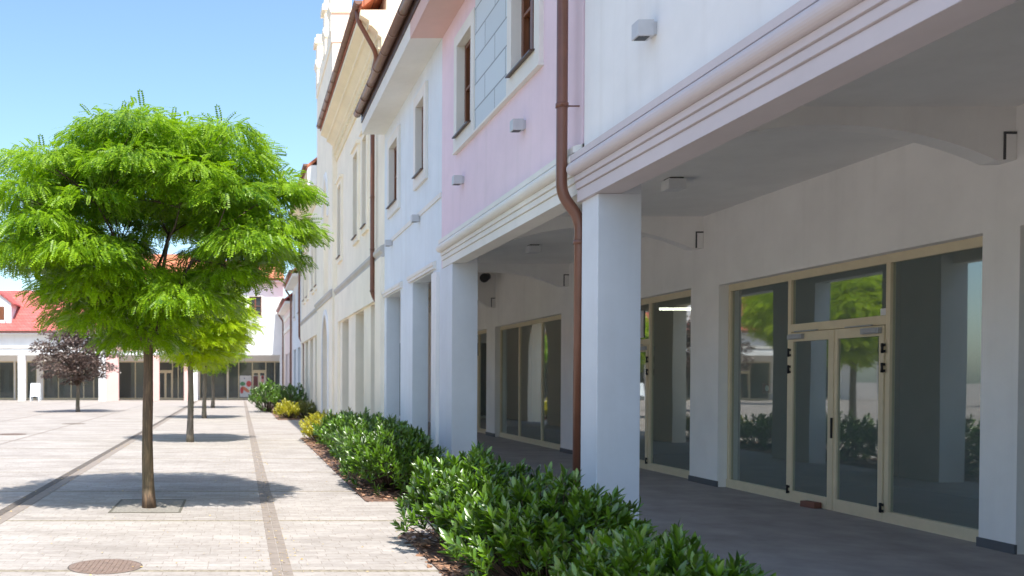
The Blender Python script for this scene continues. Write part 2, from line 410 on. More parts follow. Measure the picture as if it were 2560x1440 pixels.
# ------------------------------------------------------------------ building parts (local: x depth, y along street, z up)
def window(root, y0, y1, z0, z1, xw, surround=.16, proud=.05, reveal=.07, trim=None, sides=True, top=True, wmat=None, hood=False):
    """opening y0..y1, z0..z1 in a wall whose face is xw; rectangular surround, brown sash, sill"""
    s = MB(); t = surround; a = xw-proud; b = xw+.02
    g = .006
    if top: s.box(a, b, y0-t, y1+t, z1-g, z1+t)
    s.box(a, b, y0-t, y0+g, z0+g, z1-g); s.box(a, b, y1-g, y1+t, z0+g, z1-g)
    s.box(a-.004, b, y0-t-.004, y1+t+.004, z0-t, z0+g)
    if hood: s.box(a-.06, b, y0-t-.05, y1+t+.05, z1+t, z1+t+.09)
    # plastered reveal lining
    s.box(b, xw+reveal+.06, y0-.03, y0+g, z0, z1); s.box(b, xw+reveal+.06, y1-g, y1+.03, z0, z1)
    s.box(b, xw+reveal+.06, y0+g, y1-g, z1-g, z1+.03)
    w = s.build('window', trim or M['trim'], root)
    f = MB(); q = .010; x0, x1 = xw+reveal, xw+reveal+.10; e = .07
    yy0, yy1, zz0, zz1 = y0+q, y1-q, z0+.03, z1-q
    f.box(x0, x1, yy0, yy0+e, zz0, zz1); f.box(x0, x1, yy1-e, yy1, zz0, zz1)
    f.box(x0, x1, yy0+e, yy1-e, zz0, zz0+e); f.box(x0, x1, yy0+e, yy1-e, zz1-e, zz1)
    ym = (yy0+yy1)/2; zm = zz0+(zz1-zz0)*.5
    f.box(x0-.012, x1-.002, ym-.05, ym+.05, zz0+e, zz1-e)
    f.box(x0+.004, x1-.004, yy0+e, ym-.05, zm-.02, zm+.02); f.box(x0+.004, x1-.004, ym+.05, yy1-e, zm-.02, zm+.02)
    f.build('sash', wmat or M['wood'], w, bevel=.006)
    p = MB().box(x0+.075, x0+.085, yy0+e*.5, yy1-e*.5, zz0+e*.5, zz1-e*.5); p.build('pane', M['darkglass'], w)
    MB().prism([(a-.06, z0), (a-.06, z0+.018), (x0-.002, z0+.045), (x0-.002, z0+.02)], y0-.03, y1+.03).build('sill', M['sillm'], w)
    return w

def storefront(root, y0, y1, zt, splits, door=None, x=7.257, small=False, detail=True, glass=None, notice=False):
    """glazed shopfront between y0 and y1; splits = mullion positions; door = index of the bay with a double door"""
    f = MB(); d = .065; jw = .06; mw = .07; hb = .10; br = .135
    g = glass or M['glass']
    f.box(x, x+d, y0, y1, zt-hb, zt); f.box(x-.012, x+d+.01, y0, y1, .0, br)
    f.box(x, x+d, y0, y0+jw, br, zt-hb); f.box(x, x+d, y1-jw, y1, br, zt-hb)
    for s in splits: f.box(x, x+d, s-mw/2, s+mw/2, br, zt-hb)
    ed = [y0+jw]+[v for s in splits for v in (s-mw/2, s+mw/2)]+[y1-jw]
    bays = [(ed[2*i], ed[2*i+1]) for i in range(len(splits)+1)]
    if door is not None:
        a, b = bays[door]; f.box(x, x+d, a, b, 2.235, 2.34)
    sf = f.build('storefront', M['beige'], root, bevel=.004)
    for i, (a, b) in enumerate(bays):
        if i == door:
            MB().box(x+.03, x+.038, a, b, 2.34, zt-hb).build('pane', g, sf)
            m = (a+b)/2
            for k, (p, q) in enumerate(((a+.004, m-.012), (m+.012, b-.004))):
                xl = x-.018
                l = MB(); st = .075
                l.box(xl, xl+.05, p, p+st, .015, 2.228); l.box(xl, xl+.05, q-st, q, .015, 2.228)
                l.box(xl, xl+.05, p+st, q-st, .015, .16); l.box(xl, xl+.05, p+st, q-st, 2.11, 2.228)
                if k == 0: l.box(xl-.012, xl, q-.02, q+.022, .02, 2.225)
                lo = l.build('door', M['beige'], sf, bevel=.004)
                MB().box(xl+.02, xl+.028, p+st, q-st, .16, 2.11).build('door_pane', g, sf)
                if detail:
                    hy = p if k == 0 else q-.0
                    for hz in (.17, 1.75, 1.97):
                        h = MB()
                        h.tube([(xl-.014, hy, hz-.055), (xl-.014, hy, hz+.055)], .013, 10)
                        h.box(xl-.008, xl+.0, hy-.035, hy+.035, hz-.05, hz-.02); h.box(xl-.008, xl+.0, hy-.035, hy+.035, hz+.02, hz+.05)
                        h.build('hinge', M['black'], sf)
                    c = MB(); cy = (p+.17) if k == 0 else (q-.17)
                    c.box(xl-.05, xl-.002, cy-.15, cy+.15, 2.14, 2.205); c.box(xl-.056, xl-.05, cy-.12, cy+.10, 2.15, 2.195)
                    c.box(xl-.035, xl-.015, cy-.02, cy+.45 if k == 0 else cy+.05, 2.23, 2.245) if k == 0 else c.box(xl-.035, xl-.015, cy-.45, cy+.02, 2.23, 2.245)
                    c.build('door_closer', M['grey'], sf, bevel=.004)
            if detail:
                MB().box(x-.05, x-.0295, m-.035, m-.012, .9, 1.15).build('handle', M['black'], sf, bevel=.004)
        else:
            MB().box(x+.03, x+.038, a, b, br, zt-hb).build('pane', g, sf)
    if notice and door is not None:
        a, b = bays[door]; MB().box(x+.012, x+.02, a+.25, b-.02, 2.37, 2.86).build('notice_panel', M['paper'], sf)
    return sf

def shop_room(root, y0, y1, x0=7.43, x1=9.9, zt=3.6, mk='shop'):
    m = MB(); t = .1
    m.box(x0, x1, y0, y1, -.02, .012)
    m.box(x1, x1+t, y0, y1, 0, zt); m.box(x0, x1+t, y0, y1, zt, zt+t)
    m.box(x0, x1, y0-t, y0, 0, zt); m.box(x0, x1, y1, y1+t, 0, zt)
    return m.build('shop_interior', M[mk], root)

def cross_beam(root, y, x0=3.69, x1=7.12, ztop=4.12, zspring=3.63, zapex=3.955, th=.2):
    n = 24; f0, f1 = x0+.17, x1-.17; c = (f0+f1)/2; h = zapex-zspring; w = (f1-f0)/2
    Rr = (w*w+h*h)/(2*h); zc = zapex-Rr
    poly = [(x0, ztop), (x0, zspring), (f0, zspring)]
    for i in range(1, n):
        xx = f0+(f1-f0)*i/n; poly.append((xx, zc+math.sqrt(Rr*Rr-(xx-c)**2)))
    poly += [(f1, zspring), (x1, zspring), (x1, ztop)]
    b = MB().prism(poly, y, y+th).build('cross_beam', M['arcade'], root)
    MB().box(x1-.10, x1-.004, y-.012, y, zspring+.005, zspring+.235).box(x1-.118, x1-.10, y-.006, y, zspring+.005, zspring+.25)\
        .box(x1-.10, x1-.004, y-.006, y, zspring+.237, zspring+.25).build('bearing_block', M['arcade'], b)
    MB().box(x1-.121, x1-.101, y-.015, y-.0065, zspring+.004, zspring+.258).box(x1-.101, x1-.003, y-.015, y-.0065, zspring+.238, zspring+.258)\
        .build('shadow_gap', M['gapgrey'], b)  # dark strips stand in for the shade in the gap
    return b

def cornice_profile(xw, z0, xi):
    """architrave of three stepped fascias, a torus and a top fillet; xw = wall face, z0 = underside, xi = inner edge"""
    xf = xw-.05; d = z0-3.326; P = [(xi, z0), (xf, z0)]
    def notch(x, z): return [(x, z-.006), (x+.014, z-.004), (x+.014, z+.004)]
    P += notch(xf, 3.44+d) + [(xf-.016, 3.446+d)]
    P += notch(xf-.016, 3.513+d) + [(xf-.032, 3.519+d)]
    P += [(xf-.032, 3.572+d), (xf-.012, 3.577+d)]
    n = 10
    for i in range(n+1):
        a = -math.pi*.5+math.pi*i/n
        P.append((xf-.05-.058*math.cos(a), 3.640+d+.062*math.sin(a)))
    P += [(xf-.045, 3.707+d), (xf-.068, 3.711+d), (xf-.068, 3.772+d), (xw-.01, 3.80+d), (xi, 3.80+d)]
    return P

def gutter(root, x, z, y0, y1, r=.085, joints=True):
    """half-round gutter, outer edge at x-r, rim at height z"""
    n = 10; m = MB(); out = []; inn = []
    for i in range(n+1):
        a = math.pi+math.pi*i/n
        out.append((x+r*math.cos(a), z+r*math.sin(a))); inn.append((x+(r-.006)*math.cos(a), z+(r-.006)*math.sin(a)))
    m.prism(out+inn[::-1], y0, y1, smooth=True)
    m.tube([(x-r, y0, z), (x-r, y1, z)], .012, 8)
    j = m; y = y0+.02
    while y < y1:
        o2 = [(x+(r+.012)*math.cos(math.pi+math.pi*i/n), z+(r+.012)*math.sin(math.pi+math.pi*i/n)) for i in range(n+1)]
        i2 = [(x+(r+.001)*math.cos(math.pi+math.pi*i/n), z+(r+.001)*math.sin(math.pi+math.pi*i/n)) for i in range(n+1)]
        j.prism(o2+i2[::-1], y, y+.035, smooth=True); y += .92
    c = [(x+(r-.007)*math.cos(math.pi+math.pi*i/n), z+(r-.007)*math.sin(math.pi+math.pi*i/n)) for i in range(n+1)]
    j.prism(c, y0+.001, y0+.006); j.prism(c, y1-.006, y1-.001)
    return m.build('gutter', M['brownmetal'], root)

def downpipe(root, pts, r=.053, clamps=(), wallx=None, bend=.12):
    p = MB().tube(smooth_path(pts, bend, 6), r, 16).build('downpipe', M['pipe'], root)
    for (x, y, z) in clamps:
        c = MB().tube([(x, y, z-.02), (x, y, z+.02)], r+.008, 16); c.tube([(x-r*.4, y-r-.03, z), (x-r*.4, y-r+.01, z)], .012, 8)
        if wallx: c.box(x+r, wallx, y-.006, y+.006, z-.012, z+.0)
        c.build('pipe_clamp', M['pipe'], p)
    return p

def pitched_roof(root, y0, y1, ez, xe, xback, mat, wallm, pitch=38, gx0=3.34):
    xm = (xe+xback)/2; h = (xm-xe)*math.tan(R(pitch)); t = .14
    poly = [(xe, ez), (xm, ez+h), (xback, ez), (xback, ez+t), (xm, ez+h+t*1.25), (xe, ez+t)]
    r = MB().prism(poly, y0, y1).build('roof', mat, root)
    hh = (gx0-xe)*math.tan(R(pitch))
    g = MB().prism([(gx0, ez-.3), (gx0, ez+hh-.02), (xm, ez+h-.02), (xback-(gx0-xe), ez+hh-.02), (xback-(gx0-xe), ez-.3)], y0+.03, y1-.03)
    g.build('gable', wallm, root)
    return r

def wall_lamp(x, y, z, label):
    """square up/down light: x is the wall face"""
    r = thing('wall_lamp', label, 'wall lamp', (x, y, z), 'square wall lamps on the facades')
    w = .064
    MB().box(x-.155, x-.028, y-w, y+w, z-w, z+w).build('lamp_body', M['lampm'], r, bevel=.004)
    MB().box(x-.03, x-.001, y-.05, y+.05, z-.05, z+.05).build('wall_mount', M['lampm'], r)
    MB().box(x-.142, x-.055, y-.045, y+.045, z-w-.003, z-w+.004).build('lens', M['black'], r)
    return r

def ceiling_light(x, y, z, label):
    r = thing('ceiling_light', label, 'ceiling light', (x, y, z), 'box lights on the arcade ceiling')
    MB().box(x-.11, x+.11, y-.11, y+.11, z-.145, z-.02).build('lamp_shade', M['paper'], r, bevel=.006)
    MB().box(x-.085, x+.085, y-.085, y+.085, z-.02, z-.001).build('mounting_plate', M['black'], r)
    return r

# ================================================================== SETTING
g = MB().box(-400, 400, -120, 500, -.3, 0.0).build('pavement', M['paving']); kind(g, 'structure')
def sheet(name, x0, x1, y0, y1, z, m, xs=None):
    o = MB().box(x0, x1, y0, y1, z-.01, z).build(name, m); return kind(o, 'structure')
sheet('arcade_floor', 3.12, 7.40, -20, 69, .012, M['floor'])
# taupe double row of pavers beside the planting beds
def paver_row(name, x0, x1, y0, y1, z, m, plen, cols=2):
    b = MB(); y = y0; g_ = .004; w = (x1-x0)/cols
    while y < y1:
        l = plen*random.uniform(.85, 1.15)
        for c in range(cols): b.box(x0+c*w+g_, x0+(c+1)*w-g_, y+g_, min(y+l, y1)-g_, -.02, z+random.uniform(-.0015, .0015))
        y += l
    return kind(b.build(name, m), 'structure')
paver_row('paver_strip', .265, .445, -2, 69, .006, M['strip'], .26)
def slanted(name, pts, z, m):
    o = MB().prism(pts, -.01, z, axis='z').build(name, m); return kind(o, 'structure')
# drain channel: dark gutter stones with a beige edging beside them
slanted('drain_channel', [(-2.86, -5), (-2.74, -5), (-3.20, 69), (-3.32, 69)], .005, M['drain'])
slanted('channel_edging', [(-2.735, -5), (-2.58, -5), (-3.04, 69), (-3.195, 69)], .004, M['strip'])
for k, xa in enumerate((-5.93, -9.05, -12.2, -15.3)):
    slanted('paving_joint', [(xa, -5), (xa+.06, -5), (xa-.14, 69), (xa-.20, 69)], .004, M['strip'])

# planting beds
def bed(x0, x1, y0, y1, n, name='planting_bed'):
    o = MB().box(x0, x1, y0, y1, -.02, .015).build(name, M['mulch']); kind(o, 'structure')
    rng = np.random.default_rng(int(y0*10)); vs = []; fs = []
    for _ in range(n):
        cx, cy = rng.uniform(x0-.05, x1), rng.uniform(y0-.04, y1); a = rng.uniform(0, 6.28); l = rng.uniform(.015, .045); w = l*rng.uniform(.25, .6)
        if cx < x0 and rng.random() < .7: cx = x0+rng.random()*.3
        t = rng.uniform(-.5, .5); z = rng.uniform(.02, .05) if x0 <= cx and y0 <= cy else .006
        ca, sa = math.cos(a), math.sin(a); o_ = len(vs)
        for (p, q) in ((-l, -w), (l, -w), (l, w), (-l, w)):
            vs.append((cx+p*ca-q*sa, cy+p*sa+q*ca, z+p*t*.6+q*.3))
        fs.append((o_, o_+1, o_+2, o_+3))
    m = MB().add(vs, fs).build('mulch', M['chips']); kind(m, 'stuff')
bed(1.68, 3.11, 4.2, 9.60, 3200); bed(1.66, 3.11, 12.15, 25.2, 2600); bed(1.50, 3.11, 36.4, 56, 500)

# ================================================================== THE ARCADED ROW
XW = 3.30
# ---- white house (nearest)
h = thing('white_house', 'white arcaded house with lilac cornice nearest in the row', 'house', (XW, 4., 0), 'houses along the arcade')
yA, yB = 1.92, 8.86
MB().wall(3.30, 3.504, yA, yB, 3.327, 7.35).build('wall', M['white'], h)
MB().prism(cornice_profile(3.30, 3.326, 3.506), yA, 8.90).build('cornice', M['lilac'], h)
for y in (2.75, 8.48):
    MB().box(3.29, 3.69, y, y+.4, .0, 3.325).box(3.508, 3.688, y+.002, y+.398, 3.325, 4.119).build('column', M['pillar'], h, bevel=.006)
MB().box(3.507, 7.12, yA, 8.88, 4.12, 4.32).build('arcade_ceiling', M['ceil'], h)
cross_beam(h, 8.48)
MB().box(3.69, 7.12, 2.80, 3.05, 0, 4.12).build('end_wall', M['blockdark'], h)  # unseen partition, added dark to cut the light on the near beam
OPW = [(3.15, 8.42, 0, 3.02)]
MB().wall(7.12, 7.42, yA, 8.845, 0, 4.12, OPW).build('shop_wall', M['arcade'], h)
for (a, b, _, t) in OPW: storefront(h, a, b, t, [a+(b-a)*.31, a+(b-a)*.69], 1, detail=False)
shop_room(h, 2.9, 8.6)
for (a, b) in ((3.06, 3.15), (8.42, 8.85)): MB().box(7.105, 7.13, a-.004, b+.004, .0, .1).build('skirting', M['skirt'], h)
MB().box(2.78, 3.30, yA, 8.9, 7.18, 7.30).build('soffit', M['white'], h)
gutter(h, 2.70, 7.62, yA, 8.9)
pitched_roof(h, yA, 8.9, 7.3, 2.74, 13.2, M['rooforange'], M['white'])
MB().wall(12.6, 12.9, yA, yB, 0, 7.2).build('back_wall', M['white'], h)

# ---- taller cream house, unseen behind the viewer, added so its eaves shade the near bushes
h = thing('shading_house', 'unseen tall cream house added to shade the near bushes', 'house', (XW, -6., 0), 'houses along the arcade')
MB().wall(3.30, 3.65, -14., 1.90, 0, 10.2, [(-12., -9.5, 0, 3.4), (-7.5, -5., 0, 3.4), (-3.5, -1., 0, 3.4)]).build('wall', M['cream'], h)
MB().box(7.12, 7.42, -14., 1.90, 0, 4.12).build('shop_wall', M['arcade'], h)
MB().box(3.65, 7.12, -14., 1.90, 4.12, 4.32).build('arcade_ceiling', M['ceil'], h)
MB().box(2.70, 3.30, -14., 1.90, 10.0, 10.2).build('soffit', M['trim'], h)
gutter(h, 2.62, 10.4, -14., 1.90)
pitched_roof(h, -14., 1.90, 10.21, 2.66, 13.2, M['rooforange'], M['cream'])
MB().box(12.6, 12.9, -14., 1.90, 0, 10.2).box(3.65, 12.6, 1.6, 1.89, 4.33, 10.2).build('back_wall', M['cream'], h)

# ---- pink house
h = thing('pink_house', 'pink house with paired brown windows and offwhite cornice', 'house', (XW, 12., 0), 'houses along the arcade')
yA, yB = 8.905, 15.10
WPK = [(10.24, 11.11, 5.24, 6.62), (13.05, 13.90, 5.24, 6.62)]
MB().wall(3.30, 3.50, yA, yB, 3.43, 7.2, WPK).build('wall', M['pink'], h)
MB().prism(cornice_profile(3.33, 3.42, 3.51), yA, 14.95).build('cornice', M['trim'], h)
window(h, *WPK[0], 3.30, surround=.17); window(h, *WPK[1], 3.30, surround=.17)
MB().box(3.268, 3.31, 11.287, 12.873, 5.07, 7.1).build('stone_panel', M['stone'], h)
MB().box(3.235, 3.31, 10.05, 14.09, 5.035, 5.064).build('sill_moulding', M['trim'], h)
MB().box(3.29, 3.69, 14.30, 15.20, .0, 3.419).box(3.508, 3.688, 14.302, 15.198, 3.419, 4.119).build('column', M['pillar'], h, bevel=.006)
MB().box(3.507, 7.12, 8.882, 15.1, 4.12, 4.32).build('arcade_ceiling', M['ceil'], h)
cross_beam(h, 14.18)
OP1 = [(8.85, 13.70, 0, 3.02)]
MB().wall(7.12, 7.42, 8.8455, 14.55, 0, 4.12, [(8.8455, 13.70, 0, 3.02)]).build('shop_wall', M['arcade'], h)
sf = storefront(h, 8.87, 13.69, 3.02, [10.32, 12.17], 1)
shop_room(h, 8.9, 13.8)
MB().box(7.105, 7.13, 13.696, 14.56, .0, .1).build('skirting', M['skirt'], h)
MB().box(2.80, 3.30, yA, yB, 7.18, 7.30).box(2.775, 2.80, yA, yB, 7.175, 7.44).build('soffit', M['pinksoffit'], h)
MB().box(2.752, 2.80, yA, yB, 7.442, 7.70).build('gutter_shade_board', M['sillm'], h)  # dark brown board painted as the shade under the gutter
gutter(h, 2.665, 7.64, yA, 15.10)
pitched_roof(h, yA, yB, 7.52, 2.77, 13.2, M['rooforange'], M['pink'])
MB().wall(12.6, 12.9, yA, yB, 0, 7.2).build('back_wall', M['white'], h)
downpipe(h, [(3.13, 8.99, 7.2), (3.13, 8.99, 3.42), (3.305, 8.975, 3.18), (3.305, 8.975, .02)], clamps=[(3.13, 8.99, 4.28)], wallx=3.30, bend=.11)
MB().tube([(3.305, 8.975, 2.93), (3.305, 8.975, 2.97)], .062, 16).box(3.34, 3.40, 8.95, 8.97, 2.94, 2.96).build('pipe_bracket', M['pipe'], h)

# ---- pale blue house
h = thing('pale_blue_house', 'pale blue house with two narrow windows and piered openings', 'house', (XW, 18., 0), 'houses along the arcade')
yA, yB = 15.103, 21.06
OPB = [(15.75, 17.62, 0, 3.46), (18.95, 20.75, 0, 3.46)]
WBL = [(16.40, 17.15, 5.34, 6.66), (19.17, 20.2, 5.34, 6.66)]
MB().wall(3.30, 3.60, yA, yB, 0, 7.2, OPB+WBL).build('wall', M['blue'], h)
for w_ in WBL: window(h, *w_, 3.30, surround=.19)
MB().box(3.275, 3.31, yA+.01, yB-.35, 4.60, 4.68).build('string_course', M['trim'], h)
for (a, b, _, t) in OPB:
    MB().prism([(3.31, t+.02), (3.25, t+.02), (3.25, t+.06), (3.23, t+.08), (3.23, t+.13), (3.31, t+.16)], a-.25, b+.25).build('hood_moulding', M['trim'], h)
MB().box(3.24, 3.62, 15.24, 15.62, .0, 3.40).build('pier', M['white'], h, bevel=.006)
MB().box(3.60, 7.12, 15.1, yB, 4.12, 4.32).build('arcade_ceiling', M['ceil'], h)
cross_beam(h, 19.95)
MB().wall(7.12, 7.42, 14.5505, 20.25, 0, 4.12, [(14.5505, 19.53, 0, 3.06)]).build('shop_wall', M['arcade'], h)
storefront(h, 14.56, 19.52, 3.06, [16.32, 17.95], 1, detail=True, notice=True)
shop_room(h, 14.4, 19.8)
MB().box(7.105, 7.13, 19.526, 20.42, .0, .1).build('skirting', M['skirt'], h)
MB().box(2.80, 3.30, yA, yB-.05, 7.18, 7.30).box(2.775, 2.80, yA, yB-.05, 7.175, 7.44).build('soffit', M['trim'], h)
MB().box(2.752, 2.80, yA, yB-.05, 7.442, 7.70).build('gutter_shade_board', M['sillm'], h)  # shade below this gutter, put in as a dark board
gutter(h, 2.665, 7.64, 15.105, 21.0)
pitched_roof(h, yA, yB, 7.52, 2.77, 13.2, M['rooforange'], M['blue'])
MB().wall(12.6, 12.9, yA, yB, 0, 7.2).build('back_wall', M['white'], h)

# ---- tall cream houses, shared builder
def arc_piers(ops): pass
def ornate_cornice(root, y0, y1, ez, m, dent=True, xw=3.30):
    P = [(xw+.02, ez-1.0), (xw-.05, ez-1.0), (xw-.05, ez-.92), (xw-.08, ez-.88), (xw-.08, ez-.62), (xw-.16, ez-.56), (xw-.16, ez-.50),
         (xw-.30, ez-.36), (xw-.36, ez-.34), (xw-.36, ez-.24), (xw-.52, ez-.14), (xw-.56, ez-.12), (xw-.56, ez), (xw+.02, ez)]
    b = MB().prism(P, y0, y1)
    y = y0+.12
    while dent and y < y1-.15:
        b.box(xw-.135, xw-.07, y, y+.13, ez-.84, ez-.64); y += .30
    return b.build('cornice', m, root)

def tall_house(name, label, y0, y1, ez, m, ops, wins, roofm, near_gable=True, cream=None, pipe_y=None, string=4.56, shopops=(), corn=None, arch=None, overhang=True):
    h = thing(name, label, 'house', (XW, (y0+y1)/2, 0), 'houses along the arcade')
    MB().wall(3.30, 3.65, y0, y1, 0, ez-.02, list(ops)+list(wins)).build('wall', m, h)
    for w in wins: window(h, *w, 3.30, surround=.15, proud=.07, reveal=.18, trim=m, hood=True)
    P = [(3.31, string-.13), (3.26, string-.13), (3.26, string-.05), (3.20, string+.02), (3.20, string+.10), (3.31, string+.15)]
    MB().prism(P, y0+.002, y1-.002).build('string_course', M['greytrim'], h)
    return h

# ---- cream house
OPC = [(22.0, 23.25, 0, 3.47), (24.55, 26.30, 0, 3.47), (27.95, 29.75, 0, 3.47)]
WCR = [(23.72, 24.52, 5.60, 7.95), (25.55, 26.45, 5.60, 7.95), (29.75, 30.65, 5.60, 7.95)]
h = tall_house('cream_house', 'tall cream house with ornate yellow eaves cornice', 21.063, 31.40, 10.02, M['cream'], OPC, WCR, M['rooforange'])
MB().box(3.22, 3.31, 22.3, 31.0, 3.50, 4.42).build('fascia_panel', M['cream'], h)
for (a, b) in ((21.07, 21.95), (30.3, 31.35)): MB().box(3.21, 3.31, a, b, 0, 4.42).build('pilaster', M['cream'], h)
ornate_cornice(h, 21.07, 31.38, 10.02, M['yellow'])
gutter(h, 2.68, 10.20, 21.0, 31.4)
pitched_roof(h, 21.063, 31.40, 10.03, 2.72, 13.2, M['rooforange'], M['cream'])
MB().wall(3.31, 12.9, 21.064, 21.3, 4.4, 10.0).build('side_wall', M['cream'], h)
MB().wall(12.6, 12.9, 21.1, 31.3, 0, 10.0).build('back_wall', M['cream'], h)
MB().box(3.65, 7.12, 21.063, 31.4, 4.80, 4.98).box(3.65, 7.12, 21.063, 21.2, 4.12, 4.8).build('arcade_ceiling', M['ceil'], h)
cross_beam(h, 25.7, ztop=4.80, zapex=4.15)
MB().wall(7.12, 7.42, 20.2505, 31.4, 0, 4.80, [(20.42, 25.70, 0, 3.08), (26.6, 31.0, 0, 3.08)]).build('shop_wall', M['arcade'], h)
storefront(h, 20.43, 25.69, 3.08, [22.15, 23.95], None); storefront(h, 26.61, 30.99, 3.08, [28.0, 29.5], 1, detail=False)
shop_room(h, 20.3, 31.2)
MB().box(7.105, 7.13, 25.694, 26.606, .0, .1).build('skirting', M['skirt'], h)
downpipe(h, [(2.70, 21.35, 10.12), (2.72, 21.35, 9.88), (3.17, 21.45, 9.15), (3.19, 22.25, 9.0), (3.19, 22.25, 3.62), (3.45, 22.3, 3.36), (3.52, 22.3, .1)], clamps=[(3.19, 22.25, z) for z in (8.6, 6.0, 4.75, 3.75)], bend=.22)
MB().tube([(3.19, 22.25, 7.95), (3.19, 22.25, 8.7)], .06, 14).build('pipe_sleeve', M['copper'], h)

# ---- crenellated cream tower with the pointed arch
h = thing('cream_tower', 'cream tower with pointed arch and battlements', 'tower', (XW, 34.5, 0), 'houses along the arcade')
y0, y1 = 31.403, 37.70
def pointed_wall(x0, x1, ya, yb, zb, zt, a0, a1, zs, za):
    """wall slab pierced by a pointed arch a0..a1, spring zs, apex za"""
    m = MB(); c = (a0+a1)/2; n = 9; left = []; 
    w = (a1-a0)/2; hgt = za-zs; Rr = (w*w+hgt*hgt)/(2*w)
    arcL = []
    for i in range(n+1):
        z = zs+hgt*i/n; yv = a0+Rr-math.sqrt(max(0, Rr*Rr-(z-zs)**2)); arcL.append((min(yv, c), z))
    arcR = [(2*c-yv, z) for yv, z in arcL]
    m.prism([(ya, zb), (a0, zb)]+arcL+[(c, zt), (ya, zt)], x0, x1, axis='x')
    m.prism([(yb, zb), (a1, zb)]+arcR+[(c, zt), (yb, zt)], x0, x1, axis='x')
    return m, arcL, arcR
m, aL, aR = pointed_wall(3.14, 3.65, y0, y1, 0, 4.45, 32.7, 34.9, 2.6, 4.0); m.build('wall', M['cream'], h)
sm = MB()
for arc, sg in ((aL, -1), (aR, 1)):
    o = [(y+sg*.22*(1-.0*i), z+.05+.12*i/len(arc)) for i, (y, z) in enumerate(arc)]
    base = (arc[0][0], 0.0)
    sm.prism([base]+arc+o[::-1]+[(arc[0][0]+sg*.22, 0.0)], 3.09, 3.15, axis='x')
sm.build('arch_surround', M['white'], h)
m, aL, aR = pointed_wall(3.14, 3.40, y0+.001, y1-.001, 4.45, 13.4, 32.9, 34.7, 7.4, 9.0); m.build('upper_wall', M['cream'], h)
MB().box(3.40, 3.44, 32.6, 35.0, 4.5, 9.3).build('blind_arch_panel', M['cream2'], h)
sm = MB()
for arc, sg in ((aL, -1), (aR, 1)):
    o = [(y+sg*.2, z+.04+.12*i/len(arc)) for i, (y, z) in enumerate(arc)]
    sm.prism(arc+o[::-1], 3.08, 3.15, axis='x')
sm.build('window_arch', M['white'], h)
for yy in (33.0, 34.2): MB().box(3.36, 3.45, yy, yy+.45, 5.7, 7.6).build('window', M['cream'], h)
P = [(3.15, 4.43), (3.10, 4.43), (3.10, 4.51), (3.04, 4.58), (3.04, 4.66), (3.15, 4.71)]
MB().prism(P, y0, y1).build('string_course', M['greytrim'], h)
MB().box(3.4, 8.2, y0, y0+.3, 4.4, 13.4).box(3.4, 8.2, y1-.3, y1, 4.4, 13.4).box(8.0, 8.3, y0, y1, 4.4, 13.4).box(3.2, 8.2, y0+.1, y1-.1, 13.1, 13.3).build('side_wall', M['cream'], h)
MB().box(3.65, 7.12, y0, y1, 4.12, 4.30).build('arcade_ceiling', M['ceil'], h)
MB().box(7.12, 7.42, y0, y1, 0, 4.12).build('shop_wall', M['arcade'], h)
f = MB().wall(4.0, 7.12, 38.0, 38.06, 0.0, 4.12, [(4.3, 6.9, .1, 3.1)])
MB().grid([3.7, 4.0, 7.0, 7.12], [37.75, 37.95], [0, .12, 3.1, 4.12], lambda i, j, k: not (i == 1 and k == 1)).build('end_wall', M['arcade'], h)
MB().box(4.0, 7.0, 37.83, 37.85, .12, 3.1).build('end_glazing', M['darkglass'], h)
def merlon(x0, x1, ya, yb, zb, zt):
    m = MB(); p = .07
    m.box(x0, x1, ya, yb, zb, zt-.35)
    m.prism([(x0, zb+.62), (x0-p, zb+.80), (x0-p, zb+.92), (x1, zb+.92), (x1, zb+.62)], ya-.05, yb+.05)
    m.box(x0-p-.03, x1+.04, ya-p, yb+p, zt-.35, zt-.15); m.box(x0-.03, x1+.02, ya-.03, yb+.03, zt-.15, zt)
    return m.build('merlon', M['cream'], h)
MB().box(3.10, 3.5, y0-.03, y1+.03, 13.05, 13.42).build('parapet_band', M['cream'], h)
for (xa, xb, a, b) in ((3.08, 3.78, 31.42, 32.1), (3.08, 3.5, 33.6, 34.3), (3.08, 3.38, 36.9, 37.6), (4.9, 5.5, 31.42, 31.9), (6.6, 7.2, 31.42, 31.9)):
    merlon(xa, xb, a, b, 13.42, 15.35)
MB().box(3.16, 3.42, y0+.02, y1-.02, 13.42, 13.95).box(3.4, 8.2, y0+.02, y0+.3, 13.42, 13.95).build('parapet', M['cream'], h)

# ---- second cream house behind the tower
OPD = [(38.6, 40.4, 0, 3.47), (41.6, 43.4, 0, 3.47), (44.6, 46.4, 0, 3.47), (47.4, 48.9, 0, 3.47)]
WD = [(39.0, 39.9, 5.6, 7.8), (40.9, 41.8, 5.6, 7.8), (44.3, 45.2, 5.6, 7.8), (46.4, 47.3, 5.6, 7.8)]
h = tall_house('cream_eaves_house', 'cream house with orange roof between tower and pale blue house', 37.703, 49.7, 10.2, M['cream'], OPD, WD, M['rooforange'])
MB().box(3.22, 3.31, 38.2, 49.2, 3.50, 4.42).build('fascia_panel', M['cream'], h)
ornate_cornice(h, 37.85, 49.68, 10.2, M['yellow'], dent=False)
MB().box(2.76, 3.3, 37.72, 37.9, 9.55, 10.36).build('eaves_end', M['farwhite'], h)
gutter(h, 2.68, 10.42, 37.75, 49.7)
pitched_roof(h, 37.703, 49.7, 10.22, 2.72, 13.2, M['rooforange'], M['cream'])
MB().box(3.65, 7.12, 37.7, 49.7, 4.12, 4.32).build('arcade_ceiling', M['ceil'], h)
MB().box(7.12, 7.42, 37.8, 49.7, 0, 4.12).build('shop_wall', M['shop'], h)
